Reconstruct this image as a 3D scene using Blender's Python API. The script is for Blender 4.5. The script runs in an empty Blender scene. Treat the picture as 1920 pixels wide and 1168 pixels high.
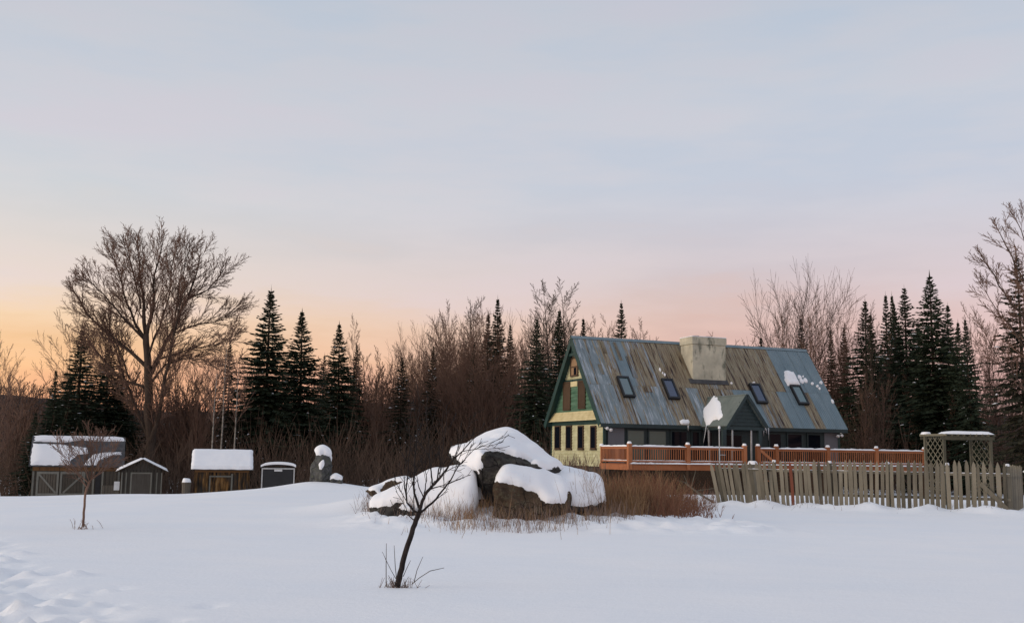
import bpy, bmesh, math, random
import numpy as np
from mathutils import Vector, Matrix, noise
R = math.radians
scene = bpy.context.scene
col = scene.collection
rnd = random.Random(7)

# ------------------------------------------------------------------ camera
F_PX, EYE, ROLL = 2008.0, 1.6, 0.014          # focal length in photo pixels (1920 wide), eye height, roll
PITCH = math.atan((850.5 - 584.0) / F_PX)
_r0, _u0 = Vector((1, 0, 0)), Vector((0, -math.sin(PITCH), math.cos(PITCH)))
C_F = Vector((0, math.cos(PITCH), math.sin(PITCH)))
C_R = _r0 * math.cos(ROLL) + _u0 * math.sin(ROLL)
C_U = _u0 * math.cos(ROLL) - _r0 * math.sin(ROLL)
C_O = Vector((0, 0, EYE))
cam_d = bpy.data.cameras.new('camera')
cam_d.sensor_width = 36.0
cam_d.lens = F_PX / 1920.0 * 36.0
cam_d.clip_start, cam_d.clip_end = 0.1, 3000.0
cam = bpy.data.objects.new('camera', cam_d)
col.objects.link(cam)
cam.matrix_world = Matrix(((C_R.x, C_U.x, -C_F.x, 0), (C_R.y, C_U.y, -C_F.y, 0), (C_R.z, C_U.z, -C_F.z, EYE), (0, 0, 0, 1)))
scene.camera = cam

# ------------------------------------------------------------------ sky, sun, exposure
SUN_AZ, SUN_EL = R(-105), R(11.0)                # sunset glow to the left, azimuth from +Y towards +X
world = bpy.data.worlds.new('World')
scene.world = world
world.use_nodes = True
wn, wl = world.node_tree.nodes, world.node_tree.links
wn.clear()


def nd(nodes, t, **kw):
    n = nodes.new(t)
    for k, v in kw.items():
        setattr(n, k, v)
    return n


def ramp_set(node, stops):
    e = node.color_ramp.elements
    while len(e) > 1:
        e.remove(e[-1])
    e[0].position, e[0].color = stops[0][0], (*stops[0][1], 1)
    for p, c in stops[1:]:
        x = e.new(p)
        x.color = (*c, 1)


def s2l(r, g, b):
    return tuple(((c / 255) / 12.92 if c / 255 <= .04045 else ((c / 255 + .055) / 1.055) ** 2.4) for c in (r, g, b))


tc = nd(wn, 'ShaderNodeTexCoord')
sep = nd(wn, 'ShaderNodeSeparateXYZ')
wl.new(tc.outputs['Generated'], sep.inputs[0])
el = nd(wn, 'ShaderNodeMath', operation='ARCSINE')
wl.new(sep.outputs['Z'], el.inputs[0])
# soft drifting high cloud bends the colour bands a little
mp = nd(wn, 'ShaderNodeMapping')
mp.inputs['Scale'].default_value = (1.3, 1.3, 6.5)
mp.inputs['Rotation'].default_value = (R(8), R(-10), 0)
wl.new(tc.outputs['Generated'], mp.inputs[0])
cn = nd(wn, 'ShaderNodeTexNoise')
cn.inputs['Scale'].default_value, cn.inputs['Detail'].default_value, cn.inputs['Roughness'].default_value = 2.4, 5.0, .55
wl.new(mp.outputs[0], cn.inputs['Vector'])
cw = nd(wn, 'ShaderNodeMath', operation='MULTIPLY_ADD')
cw.inputs[1].default_value, cw.inputs[2].default_value = .10, -.05
wl.new(cn.outputs['Fac'], cw.inputs[0])
els = nd(wn, 'ShaderNodeMath', operation='MULTIPLY_ADD')      # elevation / (pi/2) + offset
els.inputs[1].default_value = 2 / math.pi
wl.new(el.outputs[0], els.inputs[0])
wl.new(cw.outputs[0], els.inputs[2])


def E(deg):
    return deg / 90.0


warm = nd(wn, 'ShaderNodeValToRGB')
cool = nd(wn, 'ShaderNodeValToRGB')
ramp_set(warm, [(0, s2l(236, 150, 120)), (E(2.5), s2l(244, 166, 122)), (E(4.5), s2l(252, 197, 140)), (E(6.5), s2l(247, 212, 172)), (E(8.5), s2l(232, 215, 202)), (E(12), s2l(216, 212, 211)),
                (E(16), s2l(205, 205, 212)), (E(22), s2l(197, 200, 208)), (E(40), s2l(191, 196, 207)), (1, s2l(189, 195, 207))])
ramp_set(cool, [(0, s2l(206, 162, 160)), (E(3), s2l(220, 168, 160)), (E(6), s2l(224, 184, 176)), (E(9), s2l(214, 196, 198)), (E(13), s2l(203, 202, 211)),
                (E(18), s2l(200, 202, 211)), (E(24), s2l(191, 196, 207)), (E(45), s2l(189, 195, 208)), (1, s2l(182, 192, 212))])
wl.new(els.outputs[0], warm.inputs[0])
wl.new(els.outputs[0], cool.inputs[0])
# how near the direction is to the sunset, measured on the compass
hz = nd(wn, 'ShaderNodeVectorMath', operation='MULTIPLY')
hz.inputs[1].default_value = (1, 1, 0)
wl.new(tc.outputs['Generated'], hz.inputs[0])
hn = nd(wn, 'ShaderNodeVectorMath', operation='NORMALIZE')
wl.new(hz.outputs[0], hn.inputs[0])
dt = nd(wn, 'ShaderNodeVectorMath', operation='DOT_PRODUCT')
dt.inputs[1].default_value = (math.sin(SUN_AZ), math.cos(SUN_AZ), 0)
wl.new(hn.outputs[0], dt.inputs[0])
mr = nd(wn, 'ShaderNodeMapRange', interpolation_type='SMOOTHSTEP')
mr.inputs['From Min'].default_value, mr.inputs['From Max'].default_value = -.66, .36
wl.new(dt.outputs['Value'], mr.inputs['Value'])
mixc = nd(wn, 'ShaderNodeMix', data_type='RGBA')
wl.new(mr.outputs['Result'], mixc.inputs['Factor'])
wl.new(cool.outputs[0], mixc.inputs['A'])
wl.new(warm.outputs[0], mixc.inputs['B'])
# faint tint from the clouds
ct = nd(wn, 'ShaderNodeValToRGB')
ramp_set(ct, [(.36, (.90, .965, 1.01)), (.5, (1, 1, 1)), (.62, (1.05, 1.0, 1.0))])
wl.new(cn.outputs['Fac'], ct.inputs[0])
mulc = nd(wn, 'ShaderNodeMix', data_type='RGBA', blend_type='MULTIPLY')
mulc.inputs['Factor'].default_value = 1.0
wl.new(mixc.outputs['Result'], mulc.inputs['A'])
wl.new(ct.outputs[0], mulc.inputs['B'])
bg1 = nd(wn, 'ShaderNodeBackground')
bg1.inputs['Strength'].default_value = 0.91
wl.new(mulc.outputs['Result'], bg1.inputs['Color'])
sky = nd(wn, 'ShaderNodeTexSky', sky_type='NISHITA')
sky.sun_disc = False
sky.sun_elevation, sky.sun_rotation = SUN_EL, SUN_AZ
sky.altitude, sky.air_density, sky.dust_density, sky.ozone_density = 400, 1.0, 1.0, 1.2
bg2 = nd(wn, 'ShaderNodeBackground')
bg2.inputs['Strength'].default_value = 0.012
wl.new(sky.outputs[0], bg2.inputs['Color'])
addw = nd(wn, 'ShaderNodeAddShader')
wl.new(bg1.outputs[0], addw.inputs[0])
wl.new(bg2.outputs[0], addw.inputs[1])
wo = nd(wn, 'ShaderNodeOutputWorld')
wl.new(addw.outputs[0], wo.inputs['Surface'])

sun_d = bpy.data.lights.new('sun', 'SUN')
sun_d.energy, sun_d.angle, sun_d.color = 1.5, R(30), (1.0, .84, .68)
sun = bpy.data.objects.new('sun', sun_d)
col.objects.link(sun)
_sd = Vector((math.sin(SUN_AZ) * math.cos(SUN_EL), math.cos(SUN_AZ) * math.cos(SUN_EL), math.sin(SUN_EL)))
sun.rotation_euler = _sd.to_track_quat('Z', 'Y').to_euler()

vs = scene.view_settings
vs.view_transform, vs.look, vs.exposure, vs.gamma = 'Standard', 'None', 0.12, 1.0
vs.use_curve_mapping = False
scene.cycles.use_denoising = True
scene.cycles.max_bounces = 5
scene.cycles.diffuse_bounces = 3
scene.cycles.glossy_bounces = 3
scene.cycles.transparent_max_bounces = 4


# ------------------------------------------------------------------ helpers
def ray(u, v):
    return C_F + C_R * ((u - 960) / F_PX) + C_U * ((584 - v) / F_PX)


def at(u, v, Y):
    d = ray(u, v)
    return C_O + d * (Y / d.y)


def hit(p0, n, u, v):
    d = ray(u, v)
    return C_O + d * ((p0 - C_O).dot(n) / d.dot(n))


def ss(a, b, x):
    t = min(1, max(0, (x - a) / (b - a)))
    return t * t * (3 - 2 * t)


def lerp(a, b, t):
    return a + (b - a) * t


def interp(x, pts):
    if x <= pts[0][0]:
        return pts[0][1]
    for (a, b), (c, d) in zip(pts, pts[1:]):
        if x <= c:
            t = (x - a) / (c - a)
            return lerp(b, d, t * t * (3 - 2 * t))
    return pts[-1][1]


class MB:
    def __init__(self):
        self.v, self.f, self.m = [], [], []

    def quad(self, a, b, c, d, m=0):
        i = len(self.v)
        self.v += [tuple(a), tuple(b), tuple(c), tuple(d)]
        self.f.append((i, i + 1, i + 2, i + 3)); self.m.append(m)

    def tri(self, a, b, c, m=0):
        i = len(self.v)
        self.v += [tuple(a), tuple(b), tuple(c)]
        self.f.append((i, i + 1, i + 2)); self.m.append(m)

    def hexa(self, p, m=0):            # 8 corners: 0-3 bottom ring, 4-7 top ring
        i = len(self.v)
        self.v += [tuple(q) for q in p]
        for f in ((3, 2, 1, 0), (4, 5, 6, 7), (0, 1, 5, 4), (1, 2, 6, 5), (2, 3, 7, 6), (3, 0, 4, 7)):
            self.f.append(tuple(i + k for k in f)); self.m.append(m)

    def box(self, x0, x1, y0, y1, z0, z1, m=0, mat=None):
        p = [Vector(q) for q in ((x0, y0, z0), (x1, y0, z0), (x1, y1, z0), (x0, y1, z0), (x0, y0, z1), (x1, y0, z1), (x1, y1, z1), (x0, y1, z1))]
        if mat is not None:
            p = [mat @ q for q in p]
        self.hexa(p, m)

    def bar(self, a, b, w, t, up=Vector((0, 0, 1)), m=0):   # rectangular bar, w across, t along 'up'
        a, b, up = Vector(a), Vector(b), Vector(up)
        d = (b - a).normalized()
        s = d.cross(up)
        if s.length < 1e-5:
            s = d.cross(Vector((0, 1, 0)))
        s.normalize()
        u = s.cross(d).normalized()
        s, u = s * w / 2, u * t / 2
        self.hexa([a - s - u, a + s - u, b + s - u, b - s - u, a - s + u, a + s + u, b + s + u, b - s + u], m)

    def tube(self, pts, rad, n=5, cap=True, m=0):
        i0 = len(self.v)
        k = len(pts)
        t0 = (pts[1] - pts[0]).normalized()
        ref = Vector((0, 0, 1)) if abs(t0.z) < .9 else Vector((1, 0, 0))
        s = t0.cross(ref).normalized()
        for j, p in enumerate(pts):
            if j == 0:
                t = t0
            elif j == k - 1:
                t = (pts[j] - pts[j - 1]).normalized()
            else:
                t = (pts[j + 1] - pts[j - 1]).normalized()
            s = s - t * s.dot(t)
            if s.length < 1e-6:
                s = t.orthogonal()
            s.normalize()
            b = t.cross(s)
            r = rad[j]
            for q in range(n):
                a = 2 * math.pi * q / n
                o = s * (math.cos(a) * r) + b * (math.sin(a) * r)
                self.v.append((p.x + o.x, p.y + o.y, p.z + o.z))
        for j in range(k - 1):
            for q in range(n):
                a, b2 = i0 + j * n + q, i0 + j * n + (q + 1) % n
                self.f.append((a, b2, b2 + n, a + n)); self.m.append(m)
        if cap and n > 3:
            self.f.append(tuple(i0 + (k - 1) * n + q for q in range(n))); self.m.append(m)
            self.f.append(tuple(i0 + q for q in reversed(range(n)))); self.m.append(m)

    def mesh(self, name, mats, smooth=False):
        me = bpy.data.meshes.new(name)
        me.from_pydata(self.v, [], self.f)
        for x in (mats if isinstance(mats, (list, tuple)) else [mats]):
            me.materials.append(x)
        if isinstance(mats, (list, tuple)) and len(mats) > 1:
            me.polygons.foreach_set('material_index', self.m)
        if smooth:
            me.polygons.foreach_set('use_smooth', [True] * len(me.polygons))
        me.update()
        return me

    def build(self, name, mats, parent=None, smooth=False, kind=None):
        return link(name, self.mesh(name, mats, smooth), parent, kind)


def link(name, me, parent=None, kind=None):
    o = bpy.data.objects.new(name, me)
    col.objects.link(o)
    if parent is not None:
        o.parent = parent
    if kind:
        o['kind'] = kind
    return o


def tag(o, label, cat, group=None):
    o['label'] = label; o['category'] = cat
    if group:
        o['group'] = group
    return o


def thing(name, label, cat, mat=None, group=None):
    o = bpy.data.objects.new(name, None)
    o.empty_display_size = .2
    col.objects.link(o)
    if mat is not None:
        o.matrix_world = mat
    return tag(o, label, cat, group)


def fbm(p, s, o=3):
    return noise.fractal(Vector(p) * s, 1.0, 2.0, o)


# ------------------------------------------------------------------ materials
class Mat:
    def __init__(self, name, rough=.7, spec=.3, metal=0.0):
        self.m = bpy.data.materials.new(name)
        self.m.use_nodes = True
        self.n, self.l = self.m.node_tree.nodes, self.m.node_tree.links
        self.b = self.n['Principled BSDF']
        self.b.inputs['Roughness'].default_value = rough
        self.b.inputs['Specular IOR Level'].default_value = spec
        self.b.inputs['Metallic'].default_value = metal
        self.tc = nd(self.n, 'ShaderNodeTexCoord')
        self.oi = None

    def coord(self, scale=(1, 1, 1), rot=(0, 0, 0), rand=False, src='Object'):
        mpn = nd(self.n, 'ShaderNodeMapping')
        mpn.inputs['Scale'].default_value = scale
        mpn.inputs['Rotation'].default_value = rot
        s = self.tc.outputs[src]
        if rand:
            if self.oi is None:
                self.oi = nd(self.n, 'ShaderNodeObjectInfo')
            ml = nd(self.n, 'ShaderNodeMath', operation='MULTIPLY')
            ml.inputs[1].default_value = 37.0
            self.l.new(self.oi.outputs['Random'], ml.inputs[0])
            av = nd(self.n, 'ShaderNodeVectorMath', operation='ADD')
            self.l.new(s, av.inputs[0]); self.l.new(ml.outputs[0], av.inputs[1])
            s = av.outputs[0]
        self.l.new(s, mpn.inputs[0])
        return mpn.outputs[0]

    def noise(self, vec, scale=1, detail=4, rough=.6):
        t = nd(self.n, 'ShaderNodeTexNoise')
        t.inputs['Scale'].default_value, t.inputs['Detail'].default_value, t.inputs['Roughness'].default_value = scale, detail, rough
        self.l.new(vec, t.inputs['Vector'])
        return t.outputs['Fac']

    def ramp(self, fac, stops):
        r = nd(self.n, 'ShaderNodeValToRGB')
        ramp_set(r, stops)
        self.l.new(fac, r.inputs[0])
        return r.outputs[0]

    def mix(self, fac, a, b, mode='MIX'):
        x = nd(self.n, 'ShaderNodeMix', data_type='RGBA', blend_type=mode)
        for k, v in (('Factor', fac), ('A', a), ('B', b)):
            if isinstance(v, (int, float)):
                x.inputs[k].default_value = v
            elif isinstance(v, tuple):
                x.inputs[k].default_value = (*v, 1)
            else:
                self.l.new(v, x.inputs[k])
        return x.outputs['Result']

    def col(self, c):
        if isinstance(c, tuple):
            self.b.inputs['Base Color'].default_value = (*c, 1)
        else:
            self.l.new(c, self.b.inputs['Base Color'])

    def bump(self, fac, strength=.3, dist=.02):
        b = nd(self.n, 'ShaderNodeBump')
        b.inputs['Strength'].default_value, b.inputs['Distance'].default_value = strength, dist
        self.l.new(fac, b.inputs['Height'])
        self.l.new(b.outputs[0], self.b.inputs['Normal'])


def mat_snow(name='snow', bump=.25):
    m = Mat(name, .75, .25)
    c = m.coord()
    cl = m.coord((.5, 1.1, 1), (0, 0, .4))
    n = m.noise(c, .35, 3)
    m.col(m.ramp(n, [(.35, (.84, .865, .90)), (.65, (.885, .89, .905))]))
    f = m.noise(c, 14, 6, .65)
    w = m.noise(cl, 1.1, 5, .6)
    ad = nd(m.n, 'ShaderNodeMath', operation='MULTIPLY_ADD')
    ad.inputs[1].default_value = 4.0
    m.l.new(w, ad.inputs[0]); m.l.new(f, ad.inputs[2])
    m.bump(ad.outputs[0], bump, .02)
    m.b.inputs['Subsurface Weight'].default_value = 0.0
    return m.m


def mat_simple(name, c0, c1, scale=3, stretch=(1, 1, 1), rough=.8, spec=.2, bump=.3, rand=True, metal=0.0, dist=.01):
    m = Mat(name, rough, spec, metal)
    v = m.coord(stretch, rand=rand)
    n = m.noise(v, scale, 5, .6)
    m.col(m.ramp(n, [(.3, c0), (.7, c1)]))
    m.bump(n, bump, dist)
    return m.m


def mat_wood(name, c0, c1, axis='z', rough=.8, tint=.25, grain=18):
    m = Mat(name, rough, .2)
    st = {'x': (.06, 1, 1), 'y': (1, .06, 1), 'z': (1, 1, .06)}[axis]
    v = m.coord(st, rand=True)
    n = m.noise(v, grain, 5, .65)
    c = m.ramp(n, [(.28, c0), (.72, c1)])
    b = m.noise(m.coord(rand=True), 1.7, 3, .6)
    c = m.mix(tint, c, m.ramp(b, [(.3, tuple(x * .45 for x in c0)), (.7, tuple(min(1, x * 1.3) for x in c1))]))
    if m.oi is None:
        m.oi = nd(m.n, 'ShaderNodeObjectInfo')
    c = m.mix(.5, c, m.mix(m.oi.outputs['Random'], tuple(x * .55 for x in c0), c1), 'MIX')
    m.col(c)
    m.bump(n, .4, .006)
    return m.m


M = {}
M['snow'] = mat_snow()
M['field_snow'] = mat_snow('field_snow', .42)
M['bark'] = mat_simple('bark', (.036, .026, .020), (.090, .066, .052), 6, (1, 1, .2), .9, .1, .5)
M['bark_warm'] = mat_simple('bark_warm', (.095, .056, .042), (.215, .135, .10), 5, (1, 1, .2), .9, .1, .3)
M['bark_grey'] = mat_simple('bark_grey', (.060, .048, .041), (.12, .10, .088), 5, (1, 1, .2), .9, .1, .3)
M['birch'] = mat_simple('birch_bark', (.10, .085, .07), (.42, .38, .33), 7, (1, 1, .9), .8, .2, .2)
M['apple_bark'] = mat_simple('apple_bark', (.012, .010, .010), (.038, .030, .027), 22, (1, 1, .35), .9, .15, .6)
M['needle'] = mat_simple('spruce_needles', (.013, .022, .014), (.040, .053, .030), 1.3, (1, 1, 1), .8, .15, 0)
M['needle_b'] = mat_simple('fir_needles', (.016, .018, .012), (.042, .040, .024), 1.3, (1, 1, 1), .8, .15, 0)
M['thicket'] = mat_simple('thicket_twigs', (.050, .034, .026), (.135, .090, .066), .35, (1, 1, 1), .9, .1, 0, rand=False)
M['thicket_dark'] = mat_simple('hill_wood', (.020, .016, .015), (.050, .038, .034), .12, (1, 1, 1), .95, .05, .2, rand=False)
M['grass_tan'] = mat_simple('dry_grass', (.14, .075, .036), (.36, .235, .13), 1.2, (1, 1, 1), .9, .1, 0, rand=False)
M['grass_red'] = mat_simple('red_twigs', (.125, .055, .034), (.28, .14, .085), .9, (1, 1, 1), .9, .1, 0, rand=False)
M['grass_grey'] = mat_simple('grey_stalks', (.13, .09, .072), (.31, .23, .195), 1.1, (1, 1, 1), .9, .1, 0, rand=False)
M['paint_green'] = mat_simple('dark_green_paint', (.010, .034, .030), (.017, .050, .043), 2.5, (1, 1, .3), .5, .35, .1)
M['paint_dark'] = mat_simple('dark_teal_paint', (.016, .030, .032), (.026, .046, .048), 2.5, (1, 1, .3), .55, .35, .1)
M['yellow'] = mat_simple('yellow_siding', (.37, .355, .20), (.56, .54, .345), 2.2, (1, 1, 1.6), .75, .2, .2)
M['band_yellow'] = mat_simple('pale_yellow_skirt', (.50, .42, .22), (.66, .57, .33), 2.2, (1, 1, 2), .75, .2, .2)
M['green_siding'] = mat_simple('green_siding', (.035, .10, .055), (.11, .20, .13), 2.0, (.5, .5, 3), .7, .25, .2)
M['brown_wood'] = mat_wood('brown_shutter', (.050, .030, .018), (.105, .065, .038))
M['grey_panel'] = mat_simple('grey_panel', (.13, .14, .16), (.17, .18, .20), 1.5, (1, 1, .3), .7, .25, .1)
M['black'] = mat_simple('black_metal', (.008, .009, .011), (.014, .015, .018), 2, rough=.45, spec=.4, bump=.05)
M['white'] = mat_simple('white_paint', (.52, .52, .52), (.66, .66, .65), 4, rough=.6, bump=.1)
M['off_white'] = mat_simple('weathered_white', (.34, .34, .34), (.48, .48, .47), 6, rough=.6, bump=.1)
M['deck'] = mat_wood('red_cedar_stain', (.29, .095, .038), (.48, .195, .090))
M['deck_x'] = mat_wood('red_cedar_stain_long', (.28, .090, .037), (.45, .18, .082), 'x')
M['picket'] = mat_wood('weathered_picket', (.066, .060, .044), (.275, .245, .185), tint=.4)
M['picket_rail'] = mat_wood('weathered_fence_rail', (.09, .080, .058), (.20, .18, .14), 'x')
M['arbor'] = mat_wood('grey_green_arbor_wood', (.075, .072, .050), (.19, .175, .125))
M['barn'] = mat_wood('grey_barn_board', (.048, .041, .033), (.150, .128, .100))
M['barn_warm'] = mat_wood('brown_barn_board', (.085, .040, .016), (.20, .105, .045))
def mat_stained():
    m = Mat('stained_shed_board', .85, .15)
    n = m.noise(m.coord((1, 1, .12)), 7.0, 4, .6)
    p = m.noise(m.coord((1, 1, .5)), 1.6, 3, .6)
    c = m.ramp(n, [(.36, (.010, .009, .008)), (.48, (.060, .034, .016)), (.60, (.20, .105, .036)), (.70, (.26, .17, .085))])
    c = m.mix(m.ramp(p, [(.45, (0, 0, 0)), (.62, (.8, .8, .8))]), c, (.035, .033, .030))
    m.col(c); m.bump(n, .4, .01)
    return m.m


M['shed_brown'] = mat_stained()
M['shed_dark'] = mat_wood('black_grey_board', (.022, .020, .018), (.100, .088, .074))
M['trim_grey'] = mat_wood('pale_grey_trim', (.11, .11, .095), (.24, .23, .195))
M['shingle'] = mat_simple('dark_shingle', (.050, .052, .056), (.10, .10, .105), 3, (1, 1, 1), .85, .2, .4)
M['rock'] = None
M['ice'] = None


def mat_rock(name, c0, c1, lich):
    m = Mat(name, .9, .2)
    v = m.coord()
    n = m.noise(v, 3.2, 9, .7)
    c = m.ramp(n, [(.36, c0), (.62, c1)])
    l = m.noise(v, 7.5, 6, .75)
    c = m.mix(m.ramp(l, [(.53, (0, 0, 0)), (.60, (.85, .85, .85))]), c, lich)
    cr = nd(m.n, 'ShaderNodeTexVoronoi', feature='DISTANCE_TO_EDGE')
    cr.inputs['Scale'].default_value = 1.5
    w = nd(m.n, 'ShaderNodeVectorMath', operation='MULTIPLY_ADD')
    nz = nd(m.n, 'ShaderNodeTexNoise'); nz.inputs['Scale'].default_value = 2.5
    m.l.new(v, nz.inputs['Vector'])
    m.l.new(nz.outputs['Color'], w.inputs[0]); w.inputs[1].default_value = (.5, .5, .5); m.l.new(v, w.inputs[2])
    m.l.new(w.outputs[0], cr.inputs['Vector'])
    k = m.ramp(cr.outputs['Distance'], [(.0, (1, 1, 1)), (.03, (0, 0, 0))])
    c = m.mix(k, c, tuple(x * .4 for x in c0))
    m.col(c)
    m.bump(m.noise(v, 8, 9, .75), .9, .09)
    return m.m


M['rock'] = mat_rock('dark_boulder', (.014, .013, .013), (.075, .068, .062), (.085, .085, .068))
M['rock_brown'] = mat_rock('brown_boulder', (.040, .026, .017), (.115, .078, .050), (.10, .085, .055))
M['stone'] = mat_rock('grey_standing_stone', (.045, .047, .048), (.125, .125, .122), (.10, .11, .070))
M['foundation'] = mat_rock('foundation_stone', (.040, .034, .028), (.11, .095, .078), (.12, .11, .09))


def mat_chimney():
    m = Mat('stained_stucco', .9, .15)
    v = m.coord()
    n = m.noise(v, 1.4, 5, .6)
    c = m.ramp(n, [(.3, (.38, .36, .28)), (.7, (.60, .56, .43))])
    st = m.noise(m.coord((1, 1, .35)), 2.3, 5, .7)
    c = m.mix(m.ramp(st, [(.54, (0, 0, 0)), (.66, (.85, .85, .85))]), c, (.12, .13, .10))
    m.col(c)
    m.bump(m.noise(v, 11, 5), .4, .02)
    return m.m


M['stucco'] = mat_chimney()


def mat_roof(name, galv0, galv1, rust_lo, rust_hi, white=0.0):
    """corrugated sheet: bare zinc with rust that runs down the slope (sheet-local x across, y up the slope)"""
    m = Mat(name, .5, .4, .25)
    v = m.coord((1, 1, 1), rand=True)
    z = m.noise(m.coord((1, .3, 1), rand=True), 2.2, 5, .65)
    c = m.ramp(z, [(.3, galv0), (.7, galv1)])
    if white:
        w = m.noise(m.coord((1, .10, 1), rand=True), 7.5, 4, .7)
        c = m.mix(m.ramp(w, [(.52, (0, 0, 0)), (.64, (white,) * 3)]), c, (.42, .46, .50))
    s = m.noise(m.coord((1, .04, 1), rand=True), 8.5, 3, .6)
    e = m.noise(m.coord((1, .5, 1), rand=True), 3.0, 4, .7)
    sf = nd(m.n, 'ShaderNodeMath', operation='MULTIPLY_ADD')
    sf.inputs[1].default_value = .22
    m.l.new(e, sf.inputs[0]); m.l.new(s, sf.inputs[2])
    k = m.ramp(sf.outputs[0], [(rust_lo - .03, (0, 0, 0)), (rust_lo, (1, 1, 1))])
    rc = m.ramp(m.noise(m.coord((1, .06, 1), rand=True), 9, 3, .6), [(.36, (.035, .020, .016)), (.43, (.19, .14, .085)), (.60, (.31, .27, .18)), (.66, (.10, .045, .030)), (.74, (.22, .18, .12))])
    c = m.mix(k, c, rc)
    m.col(c)
    m.bump(z, .08, .01)
    return m.m


M['roof_clean'] = mat_roof('zinc_roof_clean', (.140, .198, .228), (.205, .268, .295), .86, .95, 0)
M['roof_streak'] = mat_roof('zinc_roof_streaked', (.125, .168, .185), (.26, .305, .32), .70, .8, .95)
M['roof_mixed'] = mat_roof('zinc_roof_part_rusted', (.16, .185, .20), (.27, .29, .30), .59, .7, .7)
M['roof_rust'] = mat_roof('zinc_roof_rusted', (.18, .185, .17), (.28, .27, .24), .48, .55, .35)
M['porch_roof'] = mat_simple('grey_green_porch_roof', (.10, .125, .115), (.16, .185, .17), 2.0, (1, 1, 1), .6, .3, .15)


def mat_glass(name, c, ior=1.6, rough=.06):
    m = Mat(name, rough, .5)
    m.col(c)
    m.b.inputs['IOR'].default_value = ior
    return m.m


M['glass'] = mat_glass('window_glass', (.006, .008, .013), 1.3)
M['glass'].node_tree.nodes['Principled BSDF'].inputs['Specular IOR Level'].default_value = .25
M['glass_shade'] = mat_glass('window_glass_with_green_blind', (.085, .125, .105), 1.5, .2)
M['glass_teal'] = mat_glass('skylight_glass', (.05, .11, .12), 2.2, .1)
M['glass_blue'] = mat_glass('skylight_glass_blue', (.015, .035, .09), 1.9, .1)
ic = Mat('ice', .12, .5)
ic.col((.75, .78, .80))
ic.b.inputs['Transmission Weight'].default_value = .35
ic.b.inputs['IOR'].default_value = 1.31
M['ice'] = ic.m
M['pink_reflection'] = mat_glass('glass_painted_reflection', (.34, .22, .13), 1.5, .15)  # pinkish reflection put into the pane's base colour
M['flue'] = mat_simple('brick_flue', (.10, .035, .025), (.17, .07, .05), 9)
M['lamp'] = mat_simple('white_lamp_glass', (.75, .75, .74), (.8, .8, .8), 3, rough=.3, bump=0)
M['red_paint'] = mat_wood('faded_red_picket', (.16, .05, .030), (.26, .095, .06))

# ------------------------------------------------------------------ ground
FA, FB = at(1350, 946, 36.0), at(1897, 963, 33.0)         # ends of the picket fence
MONU = at(604, 896, 45.0)
_fd = (FB - FA); _fd.z = 0
F_LEN = _fd.length
F_DIR = _fd.normalized()
F_NRM = Vector((F_DIR.y, -F_DIR.x, 0))                    # towards the camera
_tr = random.Random(3)
DENTS = []
for _ in range(900):
    yy = _tr.uniform(8.5, 19.5)
    xl = -960 / F_PX * yy - .6
    w = interp(yy, [(8.5, 2.4), (10.5, 2.1), (13, 1.4), (16, .9), (20, .5)])
    DENTS.append((xl + abs(_tr.gauss(0, .5)) * w, yy, _tr.uniform(.085, .19), _tr.uniform(.025, .085) * _tr.choice((-1, -1, 1)), _tr.uniform(.6, 1.6)))
DG = {}
for d_ in DENTS:
    for i_ in range(-1, 2):
        for j_ in range(-1, 2):
            DG.setdefault((int(math.floor(d_[0])) + i_, int(math.floor(d_[1])) + j_), []).append(d_)


def gz(x, y, fine=True):
    zc = interp(x, [(-30, -.62), (-22, -.50), (-15, -.26), (-8.8, .06), (-6, .05), (0, -.02), (12, 0)])
    z = zc * ss(20, 44, y)
    if y > 45:
        z -= lerp(1.75, .55, ss(-5, 1, x)) * ss(45.5, 56, y)
    z += .05 * noise.noise(Vector((x * .11, y * .11, 2))) * ss(6, 20, y)
    # mound under the standing stone
    d2 = ((x - MONU.x) / 1.7) ** 2 + ((y - MONU.y) / 1.6) ** 2
    if d2 < 6:
        z += .30 * math.exp(-d2)
    # drift behind the boulders
    d2 = ((x + 3.2) / 1.9) ** 2 + ((y - 29.0) / 1.6) ** 2
    if d2 < 6:
        z += .42 * math.exp(-d2)
    # drift around the boulders
    d2 = ((x + .5) / 3.1) ** 2 + ((y - 24.9) / 1.4) ** 2
    if d2 < 6:
        z += .32 * math.exp(-d2)
    if -4.5 < x < 7 and 21.5 < y < 29:
        k = ss(-4.2, -2.6, x) * ss(6.8, 5.0, x) * ss(22.2, 23.4, y) * ss(28.5, 26.5, y)
        if k > 0:
            z += k * (.10 + .13 * noise.fractal(Vector((x * 2.1, y * 2.1, 7)), 1, 2, 4))
    # ploughed, tussocky bank along the fence
    t = (Vector((x, y, 0)) - Vector((FA.x, FA.y, 0))).dot(F_DIR)
    d = (Vector((x, y, 0)) - Vector((FA.x, FA.y, 0))).dot(F_NRM)
    if -1.6 < t and -3 < d < 4:
        k = ss(-1.4, .8, t)
        b = math.exp(-((d - .75) / .55) ** 2) * .15 + ss(2.3, 1.3, d) * ss(-3, -1, d) * .03
        n = noise.fractal(Vector((x * 1.3, y * 1.3, 0)), 1, 2, 3)
        z += k * b * (1 + .9 * n)
    if fine:
        cell = DG.get((int(math.floor(x)), int(math.floor(y))))
        if cell:
            for (cx, cy, r, h, e) in cell:
                q = ((x - cx) / r) ** 2 + ((y - cy) / (r * e)) ** 2
                if q < 4:
                    z += h * math.exp(-q) * (1 - .35 * q)
        # hollow at the foot of the young trees
    return z


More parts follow.
